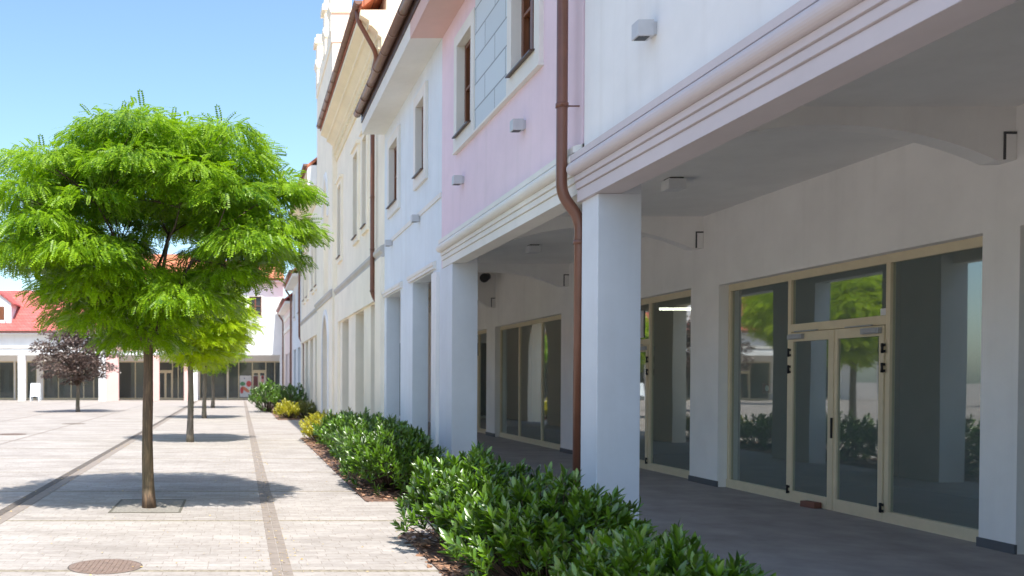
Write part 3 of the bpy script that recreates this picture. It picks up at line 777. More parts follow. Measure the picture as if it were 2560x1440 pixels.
MB().wall(12.6, 12.9, 37.71, 49.7, 0, 10.2).build('back_wall', M['cream'], h)
downpipe(h, [(3.17, 49.3, 9.4), (3.17, 49.3, 3.85), (3.34, 48.0, 3.4), (3.34, 47.6, .05)], r=.055, clamps=[(3.17, 49.3, 6.5), (3.17, 49.3, 4.8)])

def low_house(name, label, y0, y1, ez, m, ops, wins, roofm, pipe=None, trimbands=()):
    h = thing(name, label, 'house', (XW, (y0+y1)/2, 0), 'houses along the arcade')
    MB().wall(3.30, 3.65, y0, y1, 0, ez, list(ops)+list(wins)).build('wall', m, h)
    for w in wins: window(h, *w, 3.30, surround=.14)
    for (za, zb) in trimbands: MB().box(3.22, 3.31, y0+.01, y1-.01, za, zb).build('string_course', M['trim'], h)
    MB().box(2.82, 3.3, y0, y1, ez-.02, ez+.14).build('soffit', M['trim'], h)
    gutter(h, 2.74, ez+.32, y0+.02, y1-.02)
    pitched_roof(h, y0, y1, ez+.14, 2.78, 13.2, roofm, m)
    MB().box(3.65, 7.12, y0, y1, 4.12, 4.32).build('arcade_ceiling', M['ceil'], h)
    MB().box(7.12, 7.42, y0, y1, 0, 4.12).build('shop_wall', M['shop'], h)
    MB().wall(12.6, 12.9, y0, y1, 0, ez).build('back_wall', m, h)
    if pipe: downpipe(h, [(2.80, pipe, ez+.2), (2.85, pipe, ez), (3.18, pipe, ez-.5), (3.18, pipe, .05)], r=.06)
    return h
low_house('pale_blue_end_house', 'narrow pale blue house beyond the tall cream houses', 49.703, 58.0, 7.2, M['blue'], [(50.4, 52.6, 0, 3.4), (54.2, 56.6, 0, 3.4)], [(51., 51.9, 5.3, 6.7), (54.8, 55.7, 5.3, 6.7)], M['rooforange'], pipe=57.6)
low_house('rose_grey_house', 'rose grey house at the far corner of the row', 58.003, 68.9, 6.4, M['rose'], [(59.3, 62.2, 0, 3.4), (63.6, 66.6, 0, 3.4)], [], M['roofred'], pipe=68.2, trimbands=((4.9, 5.15), (5.75, 5.95)))

# ================================================================== FAR SIDE OF THE SQUARE (faces the camera)
FY = 65.7
def far_house(name, label, s0, s1, ez, m, cols, wins, roofm, colm, zbeam=3.45, ridge=11.3, bands=(), front=3.3, fronts=(), xback=13.0, eave=.5):
    """local y runs along the far side (world X), depth is world Y"""
    h = thing(name, label, 'house', (3.3, (s0+s1)/2, 0), 'houses across the far side')
    MB().wall(front, front+.3, s0, s1, zbeam, ez, wins).build('wall', m, h)
    MB().box(front-.06, front+.02, s0, s1, zbeam-.02, zbeam+.28).build('fascia', M['farwhite'], h)
    for b in bands: MB().box(front-.1, front+.02, s0, s1, b, b+.16).build('string_course', M['trim'], h)
    for (a, b) in cols: MB().box(front-.02, front+.35, a, b, 0, zbeam).build('column', colm, h)
    for w in wins: window(h, *w, front, surround=.0 if False else .10)
    MB().box(front+.3, 7.2, s0, s1, zbeam+.35, zbeam+.5).build('arcade_ceiling', M['arcade'], h)
    MB().box(front, front+.3, s0, s0+.02, 0, zbeam).box(7.15, 7.45, s0, s1, 3.05, zbeam+.4).build('shop_wall', M['arcade'], h)
    for (a, b, sp, dr) in fronts: storefront(h, a, b, 3.05, sp, dr, detail=False, glass=M['farglass'])
    last = s0
    for (a, b, sp, dr) in sorted(fronts):
        if a-last > .03: MB().box(7.15, 7.45, last, a, 0, 3.05).build('shop_pier', M['arcade'], h)
        last = b
    if s1-last > .03: MB().box(7.15, 7.45, last, s1, 0, 3.05).build('shop_pier', M['arcade'], h)
    shop_room(h, s0+.1, s1-.1, mk='shopdark')
    xm = (front-eave+xback)/2; t = .15
    MB().prism([(front-eave, ez), (xm, ridge), (xback, ez), (xback, ez+t), (xm, ridge+t*1.3), (front-eave, ez+t)], s0, s1).build('roof', roofm, h)
    MB().prism([(front+.05, ez-.1), (front+.05, ez+.3), (xm, ridge-.1), (xback-.4, ez+.1), (xback-.4, 0), (xback-.7, 0), (xback-.7, ez-.1)], s0+.02, s1-.02).build('gable', m, h)
    MB().box(front-eave, front+.02, s0, s1, ez-.10, ez-.004).build('soffit', M['trim'], h)
    gutter(h, front-eave-.06, ez+.14, s0, s1)
    return h
XF[0] = lambda x, y, z: (y, x+FY, z)
hl = far_house('red_roofed_house', 'low white house with red tiled roof and dormer', -34.0, -10.05, 5.07, M['farwhite'], [(-34, -33.4), (-28, -27.4), (-22.2, -21.6), (-16.65, -16.1), (-10.6, -10.06)], [], M['roofred'], M['farwhite'],
               ridge=8.5, bands=(3.95,), fronts=[(-33, -28.3, [-31.4, -29.8], 1), (-27.4, -22.6, [-25.8, -24.2], 1), (-22., -17.9, [-20.8, -19.1], 1), (-17.8, -16.1, [-16.9], None), (-15.6, -10.1, [-14.4, -13.4, -12.4, -11.6], None)])
# dormer on the red roof
d = MB().prism([(-19.6, 5.85), (-17.25, 5.85), (-17.25, 7.35), (-18.45, 8.25), (-19.6, 7.35)], 3.75, 7.2, axis='x').build('dormer', M['farwhite'], hl)
MB().prism([(-19.85, 7.2), (-18.45, 8.27), (-17.0, 7.2), (-17.0, 7.32), (-18.45, 8.42), (-19.85, 7.32)], 3.6, 7.4, axis='x').build('dormer_roof', M['roofred'], d)
MB().box(3.72, 3.76, -18.75, -17.75, 6.1, 7.1).build('dormer_window', M['wood'], d)
MB().box(3.66, 3.76, -18.9, -18.76, 6.0, 7.25).box(3.66, 3.76, -17.74, -17.6, 6.0, 7.25).build('dormer_surround', M['farwhite'], d)
far_house('salmon_house', 'salmon pink house with orange roof on the far side', -10.045, -3.75, 6.9, M['pinkwall'], [(-10.04, -9.1), (-6.62, -6.05), (-4.2, -3.76)], [(-8.4, -7.5, 4.9, 6.1), (-5.9, -5.0, 4.9, 6.1)], M['rooforange'], M['pinkwall'],
          ridge=11.4, fronts=[(-9.9, -6.7, [-8.3], None), (-6.5, -3.9, [-5.35, -4.9], 0)])
far_house('white_gabled_house', 'white two storey house closing the far end of the row', -3.745, 3.29, 8.95, M['farwhite'], [(-3.74, -3.2), (-.05, .32) if False else (3.0, 3.29)], [(.68, 1.62, 6.35, 7.82), (-2.4, -1.46, 6.35, 7.82)], M['rooforange'], M['farwhite'],
          ridge=10.9, fronts=[(-3.2, -1.0, [-2.1], None), (-.95, 3.5, [-.1, .98, 2.05, 2.75], 2)], eave=.6)
# posters behind the far shop glass
def poster(label, s0, s1, z0, z1, shapes):
    r = thing('window_poster', label, 'poster', (7.24, (s0+s1)/2, z0))
    MB().box(7.235, 7.25, s0, s1, z0, z1).build('sheet', M['paper'], r)
    for nm, mm, pts in shapes:
        MB().prism([(s0+(s1-s0)*u, z0+(z1-z0)*v) for u, v in pts], 7.228, 7.2345, axis='x').build(nm, M[mm], r)
def blob(cx, cy, rx, ry, n=12, rot=0.):
    return [(cx+rx*math.cos(a)*math.cos(rot)-ry*math.sin(a)*math.sin(rot), cy+rx*math.cos(a)*math.sin(rot)+ry*math.sin(a)*math.cos(rot)) for a in [2*math.pi*i/n for i in range(n)]]
poster('white vegetable poster in the far shop window', -.02, .90, .2, 1.9, [('radish_picture', 'radish', blob(.78, .62, .22, .14)), ('carrot_picture', 'carrot', blob(.5, .36, .36, .09, rot=-.35)),
       ('beet_picture', 'radish', blob(.18, .32, .14, .16)), ('leaf_picture', 'herb', blob(.25, .62, .24, .1)), ('heading', 'navy', blob(.4, .87, .04, .04))])
poster('dark maroon poster on the far shop door', 1.04, 1.44, .25, 1.9, [('picture', 'maroon', [(.05, .02), (.95, .02), (.95, .98), (.05, .98)])])
poster('pink and blue poster on the far shop door', 1.60, 1.98, .7, 1.9, [('face_picture', 'skin', blob(.5, .7, .35, .25)), ('hat_picture', 'radish', blob(.5, .9, .3, .1)), ('shirt_picture', 'navy', [(.05, .02), (.95, .02), (.9, .4), (.1, .4)])])
XF[0] = ident

# ================================================================== HOUSES ACROSS THE SQUARE (seen only in the shop glass)
XF[0] = lambda x, y, z: (-26.0-x, y, z)
def side_house(name, label, s0, s1, ez, m, roofm, colm):
    n = max(2, round((s1-s0)/4.2)); st = (s1-s0)/n
    cols = [(s0+i*st, s0+i*st+.5) for i in range(n)]
    wins = [(s0+i*st+1.4, s0+i*st+2.5, 4.9, 6.5) for i in range(n)]
    fr = [(s0+i*st+.3, s0+(i+1)*st-.3, [s0+i*st+1.5, s0+i*st+2.7], None) for i in range(n)]
    far_house(name, label, s0, s1, ez, m, cols, wins, roofm, colm, fronts=fr, ridge=ez+4)
side_house('peach_side_house', 'peach house across the square mirrored in the shop glass', 2, 15.9, 7.2, M['pinkwall'], M['roofred'], M['pinkwall'])
side_house('white_side_house', 'white house across the square mirrored in the shop glass', 16, 33.9, 7.6, M['farwhite'], M['rooforange'], M['farwhite'])
side_house('cream_side_house', 'cream house across the square mirrored in the shop glass', 34, 52, 7.2, M['cream2'], M['roofred'], M['cream2'])
XF[0] = ident

# ================================================================== SMALL THINGS ON THE BUILDINGS
wall_lamp(3.30, 7.38, 4.40, 'grey box lamp on the white wall above the lilac cornice')
wall_lamp(3.30, 10.72, 4.56, 'grey box lamp on pink wall nearest the downpipe')
wall_lamp(3.30, 13.65, 4.56, 'grey box lamp on pink wall nearest the pale blue house')
wall_lamp(3.30, 16.95, 4.57, 'grey box lamp on pale blue wall nearest the pink house')
wall_lamp(3.30, 20.0, 4.57, 'grey box lamp on pale blue wall nearest the cream house')
ceiling_light(5.40, 11.5, 4.12, 'box light on the arcade ceiling before the glazed double door')
ceiling_light(5.47, 17.2, 4.12, 'box light on the arcade ceiling beyond the corner column')
ceiling_light(5.45, 23.0, 4.12, 'box light on the arcade ceiling deep beyond the other lights')
# camera on the arch of the beam
r = thing('security_camera', 'black round security camera under the arcade beam', 'camera', (6.95, 25.68, 4.45))
MB().tube([(6.70, 25.25, 4.40), (6.84, 25.5, 4.46)], .10, 16).build('camera_body', M['black'], r)
MB().tube([(6.675, 25.20, 4.39), (6.70, 25.25, 4.40)], .125, 16).build('lens_hood', M['black'], r)
MB().tube([(6.84, 25.5, 4.46), (6.95, 25.69, 4.48)], .035, 10).build('bracket', M['black'], r)
# brick door stop, sticker, red plate, fluorescent tube
r = MB().box(-.055, .055, -.11, .11, 0, .075).build('door_stop_brick', M['brickm'], bevel=.006); r.location = (7.15, 11.50, .014)
r.rotation_euler = (0, 0, .22); tag(r, 'red brick lying at the foot of the glazed door as a stop', 'brick')
r = MB().box(7.278, 7.284, 10.36, 10.47, 2.345, 2.42).build('sticker', M['paper']); tag(r, 'small white sticker at corner of the glass above the door', 'sticker')
r = MB().box(7.55, 7.56, 13.05, 13.30, 1.42, 1.56).add([], []).build('wall_plate', M['redplate']); tag(r, 'dull red plate behind the shop glass beside the door', 'plate')
MB().prism(blob(13.175, 1.49, .045, .045, 10), 7.544, 7.5495, axis='x').build('plate_symbol', M['paper'], r)
r = thing('fluorescent_light', 'lit fluorescent tube inside the second shop', 'lamp', (8.6, 18.0, 3.2))
MB().tube([(8.20, 18.0, 2.99), (8.80, 18.0, 2.99)], .022, 12).build('tube', M['tube'], r)
MB().box(8.15, 8.85, 17.97, 18.03, 3.02, 3.6).build('housing', M['grey'], r)

# a-board in front of the far shops
r = thing('sandwich_board', 'blank white sandwich board standing before the far shops', 'sign', (-15.2, 68.4, 0))
MB().prism([(68.15, .35), (68.19, .35), (68.40, 1.32), (68.36, 1.32)], -15.55, -14.85, axis='x').build('board', M['board'], r)
MB().prism([(68.62, .35), (68.66, .35), (68.43, 1.32), (68.40, 1.32)], -15.55, -14.85, axis='x').build('back_board', M['board'], r)
for xx in (-15.54, -14.92):
    for (ya, yb) in ((68.07, 68.16), (68.65, 68.74)):
        yt = 68.16 if ya < 68.4 else 68.65
        MB().box(xx, xx+.06, min(ya, yb), max(ya, yb), 0, .36).build('leg', M['board'], r)

# manhole covers and tree pit
def manhole(x, y, rad, label, mk='iron'):
    r = thing('manhole_cover', label, 'manhole cover', (x, y, 0))
    n = 40
    MB().prism([(x+rad*math.cos(6.2832*i/n), y+rad*math.sin(6.2832*i/n)) for i in range(n)], -.01, .004, axis='z').build('cover', M[mk], r)
    b = MB(); k = -rad+.05
    while k < rad-.03:
        hl = math.sqrt(max(0, (rad-.03)**2-k*k)); b.box(x+k-.010, x+k+.010, y-hl, y+hl, .003, .008); k += .042
    b.build('ribs', M[mk], r)
    ring = MB(); o = [(x+(rad+.012)*math.cos(6.2832*i/n), y+(rad+.012)*math.sin(6.2832*i/n)) for i in range(n)]
    ring.prism(o, -.01, .0025, axis='z').build('rim', M['drain'], r)
manhole(-1.165, 7.93, .31, 'rusty ribbed manhole cover nearest in the paving')
manhole(-6.7, 27.0, .42, 'rusty round cover beside the left paving joint')
manhole(-6.05, 33.4, .42, 'pale round cover near the purple tree', 'strip')
r = thing('tree_pit', 'square gravel pit with steel edging round nearest trunk', 'tree pit', (-1.16, 11.7, 0))
MB().box(-1.57, -.75, 11.15, 12.3, -.02, .004).build('gravel', M['soil'], r)
MB().box(-1.60, -1.57, 11.12, 12.33, -.02, .007).box(-.75, -.72, 11.12, 12.33, -.02, .007).box(-1.57, -.75, 11.12, 11.15, -.02, .007).box(-1.57, -.75, 12.3, 12.33, -.02, .007).build('edging', M['pitedge'], r)

# ================================================================== PLANTS
def quads_mesh(name, V, F, m, parent, org):
    """V (n,3) float, F (k,4) int"""
    me = bpy.data.meshes.new(name)
    V = (V-np.array(org)).astype(np.float32); F = F.astype(np.int32)
    me.vertices.add(len(V)); me.vertices.foreach_set('co', V.ravel())
    me.loops.add(F.size); me.loops.foreach_set('vertex_index', F.ravel())
    me.polygons.add(len(F)); me.polygons.foreach_set('loop_start', np.arange(0, F.size, 4, dtype=np.int32))
    me.polygons.foreach_set('loop_total', np.full(len(F), 4, dtype=np.int32))
    me.update(calc_edges=True); me.validate()
    me.materials.append(m)
    o = bpy.data.objects.new(name, me); COL.objects.link(o)
    if parent: o.parent = parent
    return o

def stamp(tv, tf, X, Y, Z, pos):
    """instances of template (n,3) with per-instance basis vectors (M,3) scaled"""
    V = pos[:, None, :] + tv[None, :, 0:1]*X[:, None, :] + tv[None, :, 1:2]*Y[:, None, :] + tv[None, :, 2:3]*Z[:, None, :]
    n = len(tv); F = tf[None, :, :] + (np.arange(len(pos))*n)[:, None, None]
    return V.reshape(-1, 3), F.reshape(-1, 4)

def nrm(a): return a/np.maximum(1e-9, np.linalg.norm(a, axis=-1, keepdims=True))

def basis(rng, d, up, roll):
    """x along d, z near up, random roll"""
    x = nrm(d); z = nrm(up-x*(up*x).sum(1, keepdims=True)); y = np.cross(z, x)
    a = rng.normal(0, roll, len(d))[:, None]
    return x, y*np.cos(a)+z*np.sin(a), z*np.cos(a)-y*np.sin(a)

def pinnate(pairs=7, droop=.30):
    tv = []; tf = []
    def quad(b, t, w, nd):
        b = np.array(b); t = np.array(t); o = len(tv); mid = b*.45+t*.55; s = np.cross(nrm((t-b)[None])[0], nd)*w
        tv.extend([b, mid+s, t, mid-s]); tf.append((o, o+1, o+2, o+3))
    up = np.array([0, 0, 1.])
    for i in range(pairs):
        u = .12+.80*i/(pairs-1); z = -droop*u*u
        ln = .235*(1-.35*abs(u-.5))
        for sd in (-1, 1):
            b = (u, sd*.012, z); t = (u+.08, sd*(ln), z-.05)
            quad(b, t, .074, up)
    quad((.92, 0, -droop*.85), (1.14, 0, -droop*1.25), .055, up)
    o = len(tv); tv.extend([np.array(p) for p in ((0, -.006, 0), (.55, -.006, -droop*.3), (.55, .006, -droop*.3), (0, .006, 0))]); tf.append((o, o+1, o+2, o+3))
    return np.array(tv), np.array(tf)

def lance(wid=.165, fold=.05, curl=.10):
    """single glossy leaf, length 1, folded at the midrib"""
    st = [(.0, .012), (.25, wid*.8), (.55, wid), (.82, wid*.55), (1.0, .008)]
    tv = []; tf = []
    for u, w in st:
        z = -curl*u*u
        tv += [(u, -w, z+fold*w/wid), (u, 0, z), (u, w, z+fold*w/wid)]
    for i in range(len(st)-1):
        a = i*3; tf += [(a, a+3, a+4, a+1), (a+1, a+4, a+5, a+2)]
    return np.array(tv), np.array(tf)

def ovate():
    tv, tf = lance(.30, .06, .18)
    return tv, tf

PIN = pinnate(); LAN = lance(); OVA = ovate()

def tree(name, label, base, fork_z, top, prof, nlobes, leaves_per, leaf_len, m, barkm, seed, trunk_r, lean=(0, 0), centre=None, gap=None, tmpl=PIN, lobe_r=(.34, .52), droop=.5, limbs=9, group=None, skew=0., spread=.8, outw=.2, ragged=.07):
    rng = np.random.default_rng(seed); bx, by = base
    cx, cy = centre or base
    r = thing(name, label, 'tree', (bx, by, 0), group)
    fx, fy = bx+lean[0], by+lean[1]
    # trunk
    pts = []; rad = []
    for i in range(13):
        t = i/12; z = fork_z*t
        pts.append((bx+lean[0]*t+.012*math.sin(5*t+seed), by+lean[1]*t, z))
        rad.append(trunk_r*(1.28-.25*min(1, t*5)-.22*t)*(1+.03*math.sin(17*t+seed)))
    pts.append((fx, fy, fork_z+.12)); rad.append(trunk_r*.95)
    MB().tube(pts, rad, 14).build('trunk', barkm, r)
    zs = np.array([p[0] for p in prof]); rs = np.array([p[1] for p in prof])
    def rad_at(z): return np.interp(z, zs, rs)
    # lobes: clumps of leaves spread through the crown, denser near its outside
    lob = []; tries = 0
    while len(lob) < nlobes and tries < 40000:
        tries += 1
        z = rng.uniform(zs[0], zs[-1]); a = rng.uniform(0, 2*math.pi)
        rm = rad_at(z)*(1+ragged*math.sin(3*a+seed)+.8*ragged*math.sin(5*a+2.5*z))
        if rng.random() > rm/rs.max(): continue
        f = rng.uniform(.62, 1.0) if rng.random() < .82 else rng.uniform(.1, .6)
        lr = rng.uniform(*lobe_r)
        rr = max(0, rm*f-lr*.55)
        x, y = cx+skew*min(0, z-3.2)+rr*math.cos(a), cy+rr*math.sin(a)
        if gap and abs(x-gap[0]) < gap[1] and gap[2]-lr*.35 < z < gap[3]+lr*.75: continue
        if any((x-q[0])**2+(y-q[1])**2+((z-q[2])*1.7)**2 < (spread*lr)**2 for q in lob): continue
        lob.append((x, y, z, lr))
    lob = np.array(lob)
    # limbs from the fork, then branchlets to each lobe
    b = MB(); tips = []
    for k in range(limbs):
        a = 2*math.pi*k/limbs+rng.uniform(-.25, .25)
        zt = rng.uniform(fork_z+.8, zs[-1]-.5); rt = rad_at(zt)*rng.uniform(.45, .7)
        p0 = Vector((fx, fy, fork_z-.02)); p2 = Vector((cx+rt*math.cos(a), cy+rt*math.sin(a), zt))
        p1 = p0*.5+p2*.5+Vector((-.12*math.cos(a), -.12*math.sin(a), .18))
        path = []; rd = []
        for i in range(8):
            t = i/7; q = p0*(1-t)**2+p1*2*t*(1-t)+p2*t*t
            q += Vector(rng.normal(0, .02, 3)) if 0 < i < 7 else Vector()
            path.append(q); rd.append(trunk_r*(.48*(1-t)+.10)); tips.append((q, rd[-1]))
        b.tube(path, rd, 7)
    for (x, y, z, lr) in lob:
        c = Vector((x, y, z)); q, rq = min(tips, key=lambda s: (s[0]-c).length+.35*max(0, s[0].z-c.z))
        mid = (q+c)*.5+Vector(rng.normal(0, .05, 3))+Vector((0, 0, .05))
        b.tube([q, mid, c], [min(.013, rq), .009, .004], 5, caps=False)
        for _ in range(3):
            b.tube([mid, c+Vector(rng.normal(0, lr*.22, 3))], [.006, .002], 4, caps=False)
    b.build('branches', M['twig'], r)
    # leaves
    P = []; D = []; U = []
    for (x, y, z, lr) in lob:
        k = max(4, int(leaves_per*rng.uniform(.7, 1.3)*(lr/.42)**2))
        u = rng.normal(0, 1, (k, 3)); u[:, 2] = np.abs(u[:, 2])*1.0-.15; u = nrm(u)
        rr = lr*rng.uniform(.55, 1.05, (k, 1))
        sc = np.array([[1.2, 1.2, .55]])
        P.append(np.array([[x, y, z]])+u*rr*sc)
        out = nrm(np.array([[x-cx, y-cy, .0]])+1e-6)
        d = u*np.array([[1, 1, .5]])+out*outw+rng.normal(0, .30, (k, 3)); d[:, 2] -= droop*rng.uniform(.4, 1.2, k)
        D.append(d); U.append(np.tile([[0, 0, 1.]], (k, 1))+u*.7+rng.normal(0, .25, (k, 3)))
    P = np.vstack(P); D = np.vstack(D); U = np.vstack(U)
    X, Y, Z = basis(rng, D, U, .35)
    s = leaf_len*rng.uniform(.7, 1.2, (len(P), 1))
    V, F = stamp(*tmpl, X*s, Y*s, Z*s, P)
    quads_mesh('crown', V, F, m, r, ORG[r.name])
    return r

T1P = [(1.88, .2), (2.02, .55), (2.3, .95), (2.6, 1.2), (2.9, 1.6), (3.15, 1.95), (3.7, 1.92), (4.1, 1.78), (4.4, 1.5), (4.62, 1.05), (4.80, .45)]
tree('robinia_tree', 'large bright green robinia standing nearest in the paving', (-1.147, 11.57), 2.02, 5.1, T1P, 84, 330, .155, M['leaf'], M['bark'], 3, .073, lean=(-.02, .02), centre=(-1.10, 11.6), gap=(-1.0, .75, 3.05, 3.25), lobe_r=(.36, .66), droop=.75, skew=.30, spread=1.2, outw=.08, ragged=.11, group='trees on the square')
T2P = [(1.95, .3), (2.2, .8), (2.5, 1.3), (2.9, 1.65), (3.3, 1.7), (3.7, 1.45), (4.0, 1.0), (4.2, .4)]
tree('robinia_tree', 'yellow green robinia right behind the nearest tree', (-1.278, 23.7), 2.0, 4.4, T2P, 100, 120, .20, M['leafy'], M['bark2'], 11, .085, centre=(-1.15, 23.7), group='trees on the square')
tree('robinia_tree', 'thin robinia third in the line of green trees', (-1.47, 38.0), 2.1, 4.4, T2P, 80, 70, .25, M['leafy'], M['bark2'], 23, .09, centre=(-1.3, 38.), group='trees on the square')
tree('robinia_tree', 'small robinia last in the line before the far shops', (-1.53, 51.8), 2.1, 4.4, T2P, 70, 60, .26, M['leaf'], M['bark2'], 31, .10, group='trees on the square')
RP = [(1.35, .5), (1.7, 1.5), (2.2, 2.0), (2.8, 2.05), (3.4, 1.75), (4.0, 1.25), (4.5, .7), (4.8, .2)]
tree('purple_tree', 'purple brown leaved tree alone on the open paving', (-8.0, 45.4), 1.3, 4.6, RP, 105, 85, .15, M['leafred'], M['bark2'], 41, .10, tmpl=OVA, droop=.25, spread=1.1, ragged=.14, group='trees on the square')

def copy_tree(src, x, y, rz, sc, label):
    c = src.copy(); COL.objects.link(c); c.location = (x, y, 0); c.rotation_euler = (0, 0, rz); c.scale = (sc, sc, sc*1.3); c['label'] = label
    for ch in src.children:
        k = ch.copy(); COL.objects.link(k); k.parent = c
second = [o for o in COL.objects if o.get('label', '').startswith('yellow green robinia')][0]
for (x, y, rz, sc, lb) in ((-15.5, 31., 1., 1.15, 'robinia mirrored in the shop glass nearest the purple tree'), (-19.3, 58., 3.1, 1.5, 'robinia mirrored in the shop glass before the far houses')):
    copy_tree(second, x, y, rz, sc, lb)

def bush(label, cx, cy, rx, ry, hgt, nshoot, leaf_len, m, seed, group, z0=0.05, leaves=13, flat=.75, tmpl=LAN, name='laurel_bush', cat='bush'):
    rng = np.random.default_rng(seed)
    r = thing(name, label, cat, (cx, cy, 0), group)
    P = []; D = []; U = []; stems = MB()
    for k in range(nshoot):
        u = rng.normal(0, 1, 3); u[2] = abs(u[2]) if rng.random() < .72 else rng.uniform(-.75, .3); u = u/np.linalg.norm(u)
        f = rng.uniform(.80, 1.06) if rng.random() < .75 else rng.uniform(.4, .8)
        lump = 1+.13*math.sin(4*math.atan2(u[1], u[0])+seed)+.08*math.sin(7*u[0]+5*u[2]+seed)
        base = np.array([cx+u[0]*rx*f*lump, cy+u[1]*ry*f*lump, max(z0, hgt*(.42+.56*u[2]*f*lump))])
        ax = np.array([u[0]*.8, u[1]*.8, .95+.5*u[2]])+rng.normal(0, .28, 3); ax = ax/np.linalg.norm(ax)
        sl = rng.uniform(.08, .17)*(leaf_len/.1)
        if k % 2 == 0:
            root = Vector((cx+u[0]*rx*.15, cy+u[1]*ry*.15, .02)); stems.tube([root, (root+Vector(base))*.5+Vector((u[0]*.05, u[1]*.05, -.03)), Vector(base)], [.009, .007, .004], 4, caps=False)
        nl = int(leaves*rng.uniform(.8, 1.25)); g0 = rng.uniform(0, 6.28)
        t1 = np.cross(ax, [0.3, .5, .8]); t1 /= np.linalg.norm(t1); t2 = np.cross(ax, t1)
        for i in range(nl):
            t = i/max(1, nl-1); an = g0+i*2.4
            side = t1*math.cos(an)+t2*math.sin(an)
            op = 1.0-.7*t                       # lower leaves open wide, top leaves close up
            d = ax*math.cos(op)+side*math.sin(op)
            P.append(base+ax*sl*t-ax*sl*.5); D.append(d+rng.normal(0, .10, 3)); U.append(ax*.55-side*.3+np.array([-.22, -.38, .8]))
    P = np.array(P); D = np.array(D); U = np.array(U)
    X, Y, Z = basis(rng, D, U, .3)
    s = leaf_len*rng.uniform(.65, 1.2, (len(P), 1))
    V, F = stamp(*tmpl, X*s, Y*s, Z*s, P)
    V[:, 2] = np.maximum(V[:, 2], .018)
    stems.build('stems', M['twig'], r)
    quads_mesh('foliage', V, F, m, r, ORG[r.name])
    return r
BG = 'laurel bushes in the planting beds'
bush('dark laurel bush spilling into the arcade nearest the viewer', 2.55, 5.55, .52, .85, .58, 400, .098, M['laurel'], 1, BG)
bush('laurel bush leaning over the mulch before the corner column', 2.36, 6.95, .62, .80, .77, 560, .098, M['laurel'], 2, BG)
bush('sunlit laurel bush at the end of the near bed', 2.22, 8.55, .60, .95, .84, 560, .096, M['laurel'], 3, BG)
bush('laurel bush opening the second bed in full sun', 2.25, 13.5, .66, 1.2, .88, 500, .10, M['laurel'], 4, BG)
bush('laurel bush in front of the double pier of the pink house', 2.36, 16.0, .68, 1.4, .90, 480, .105, M['laurel'], 5, BG)
bush('laurel bush before the piers of the pale blue house', 2.42, 18.9, .64, 1.4, .82, 320, .12, M['laurel'], 6, BG)
bush('laurel bush touching the golden shrub', 2.45, 21.4, .60, 1.1, .74, 220, .12, M['laurel'], 7, BG)
bush('golden leaved shrub closing the second bed', 2.15, 23.9, .50, 1.3, .70, 240, .10, M['golden'], 8, 'golden shrubs', name='golden_shrub', cat='shrub')
bush('olive green shrub against the cream piers', 2.85, 24.3, .35, 1.2, .70, 110, .11, M['olive'], 9, 'golden shrubs', name='olive_shrub', cat='shrub')
bush('golden shrub opening the far bed', 1.95, 37.9, .5, .9, .62, 130, .12, M['golden'], 10, 'golden shrubs', name='golden_shrub', cat='shrub')
bush('olive shrub beside the far golden shrub by the tower', 2.7, 38.0, .45, .9, .60, 100, .13, M['olive'], 12, 'golden shrubs', name='olive_shrub', cat='shrub')
bush('round light green bush farthest along the row', 1.35, 45.5, .75, 1.6, 1.42, 240, .14, M['laurel'], 13, 'round bushes at the end', name='round_bush')
bush('dark green bush by the wall at the far end', 2.45, 44.5, .65, 1.6, 1.30, 200, .14, M['laurel'], 14, 'round bushes at the end', name='round_bush')

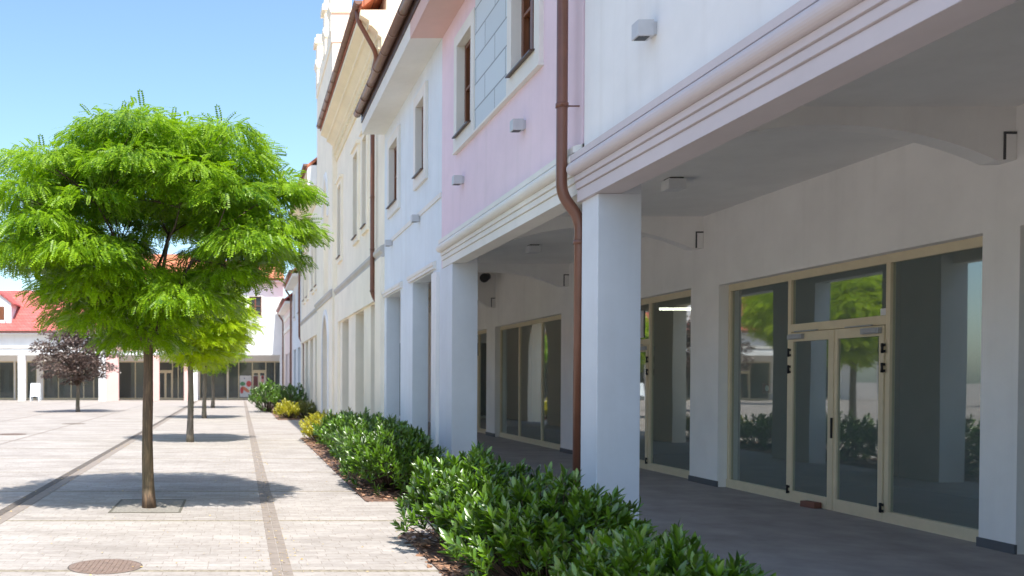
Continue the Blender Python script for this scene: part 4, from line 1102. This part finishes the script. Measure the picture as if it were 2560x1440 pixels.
# fallen leaves and petals scattered over the paving
rng = np.random.default_rng(5); n = 1200
px = np.where(rng.random(n) < .45, rng.normal(.36, .12, n), np.where(rng.random(n) < .4, rng.normal(-2.8, .12, n), rng.uniform(-3.2, 1.7, n)))
py = 5.5+rng.random(n)**1.6*18
P = np.stack([px, py, np.full(n, .012)], 1); an = rng.uniform(0, 6.28, n)
D = np.stack([np.cos(an), np.sin(an), rng.normal(0, .1, n)], 1); U = np.stack([rng.normal(0, .2, n), rng.normal(0, .2, n), np.ones(n)], 1)
X, Y, Z = basis(rng, D, U, .2); s = rng.uniform(.012, .03, (n, 1)); tv, tf = lance(.3, .05, .1)
V, F = stamp(tv, tf, X*s, Y*s, Z*s, P)
o = quads_mesh('leaf_litter', V, F, M['litter'], None, (0, 0, 0)); kind(o, 'stuff')

# ================================================================== LIGHT, SKY, CAMERA
EL, AZ = 60.0, 173.2
sun = bpy.data.lights.new('sun', 'SUN'); sun.energy = 3.9; sun.angle = R(.55); sun.color = (1.0, .955, .89)
so = bpy.data.objects.new('sun', sun); COL.objects.link(so)
sd = Vector((math.sin(R(AZ))*math.cos(R(EL)), math.cos(R(AZ))*math.cos(R(EL)), math.sin(R(EL))))
so.rotation_euler = (-sd).to_track_quat('-Z', 'Y').to_euler()
w = bpy.data.worlds.new('World'); SC.world = w; w.use_nodes = True
nt = w.node_tree; bg = nt.nodes['Background']
sky = nt.nodes.new('ShaderNodeTexSky'); sky.sky_type = 'NISHITA'; sky.sun_disc = False
sky.sun_elevation = R(EL); sky.sun_rotation = R(AZ); sky.altitude = 200; sky.air_density = 1.0; sky.dust_density = 1.6; sky.ozone_density = 2.5
nt.links.new(mixc(nt, 1.0, sky.outputs[0], (.93, 1.0, .985), 'MULTIPLY'), bg.inputs[0]); bg.inputs[1].default_value = .15

cam = bpy.data.cameras.new('camera'); co = bpy.data.objects.new('camera', cam); COL.objects.link(co)
co.location = (0, 0, 1.62); PITCH = 1.0
co.rotation_euler = (R(90-PITCH), 0, 0)
cam.sensor_width = 36; cam.lens = 36*2300/2560
cam.shift_x = (1280-600)/2560; cam.shift_y = (948-720+2300*math.tan(R(PITCH)))/2560
cam.clip_end = 2000; cam.clip_start = .05
cam.dof.use_dof = True; cam.dof.focus_distance = 9.5; cam.dof.aperture_fstop = 2.2
SC.camera = co

SC.view_settings.view_transform = 'Standard'; SC.view_settings.look = 'None'
SC.view_settings.exposure = 1.0; SC.view_settings.gamma = 1
SC.cycles.max_bounces = 12; SC.cycles.diffuse_bounces = 9; SC.cycles.transparent_max_bounces = 12
SC.cycles.use_denoising = True
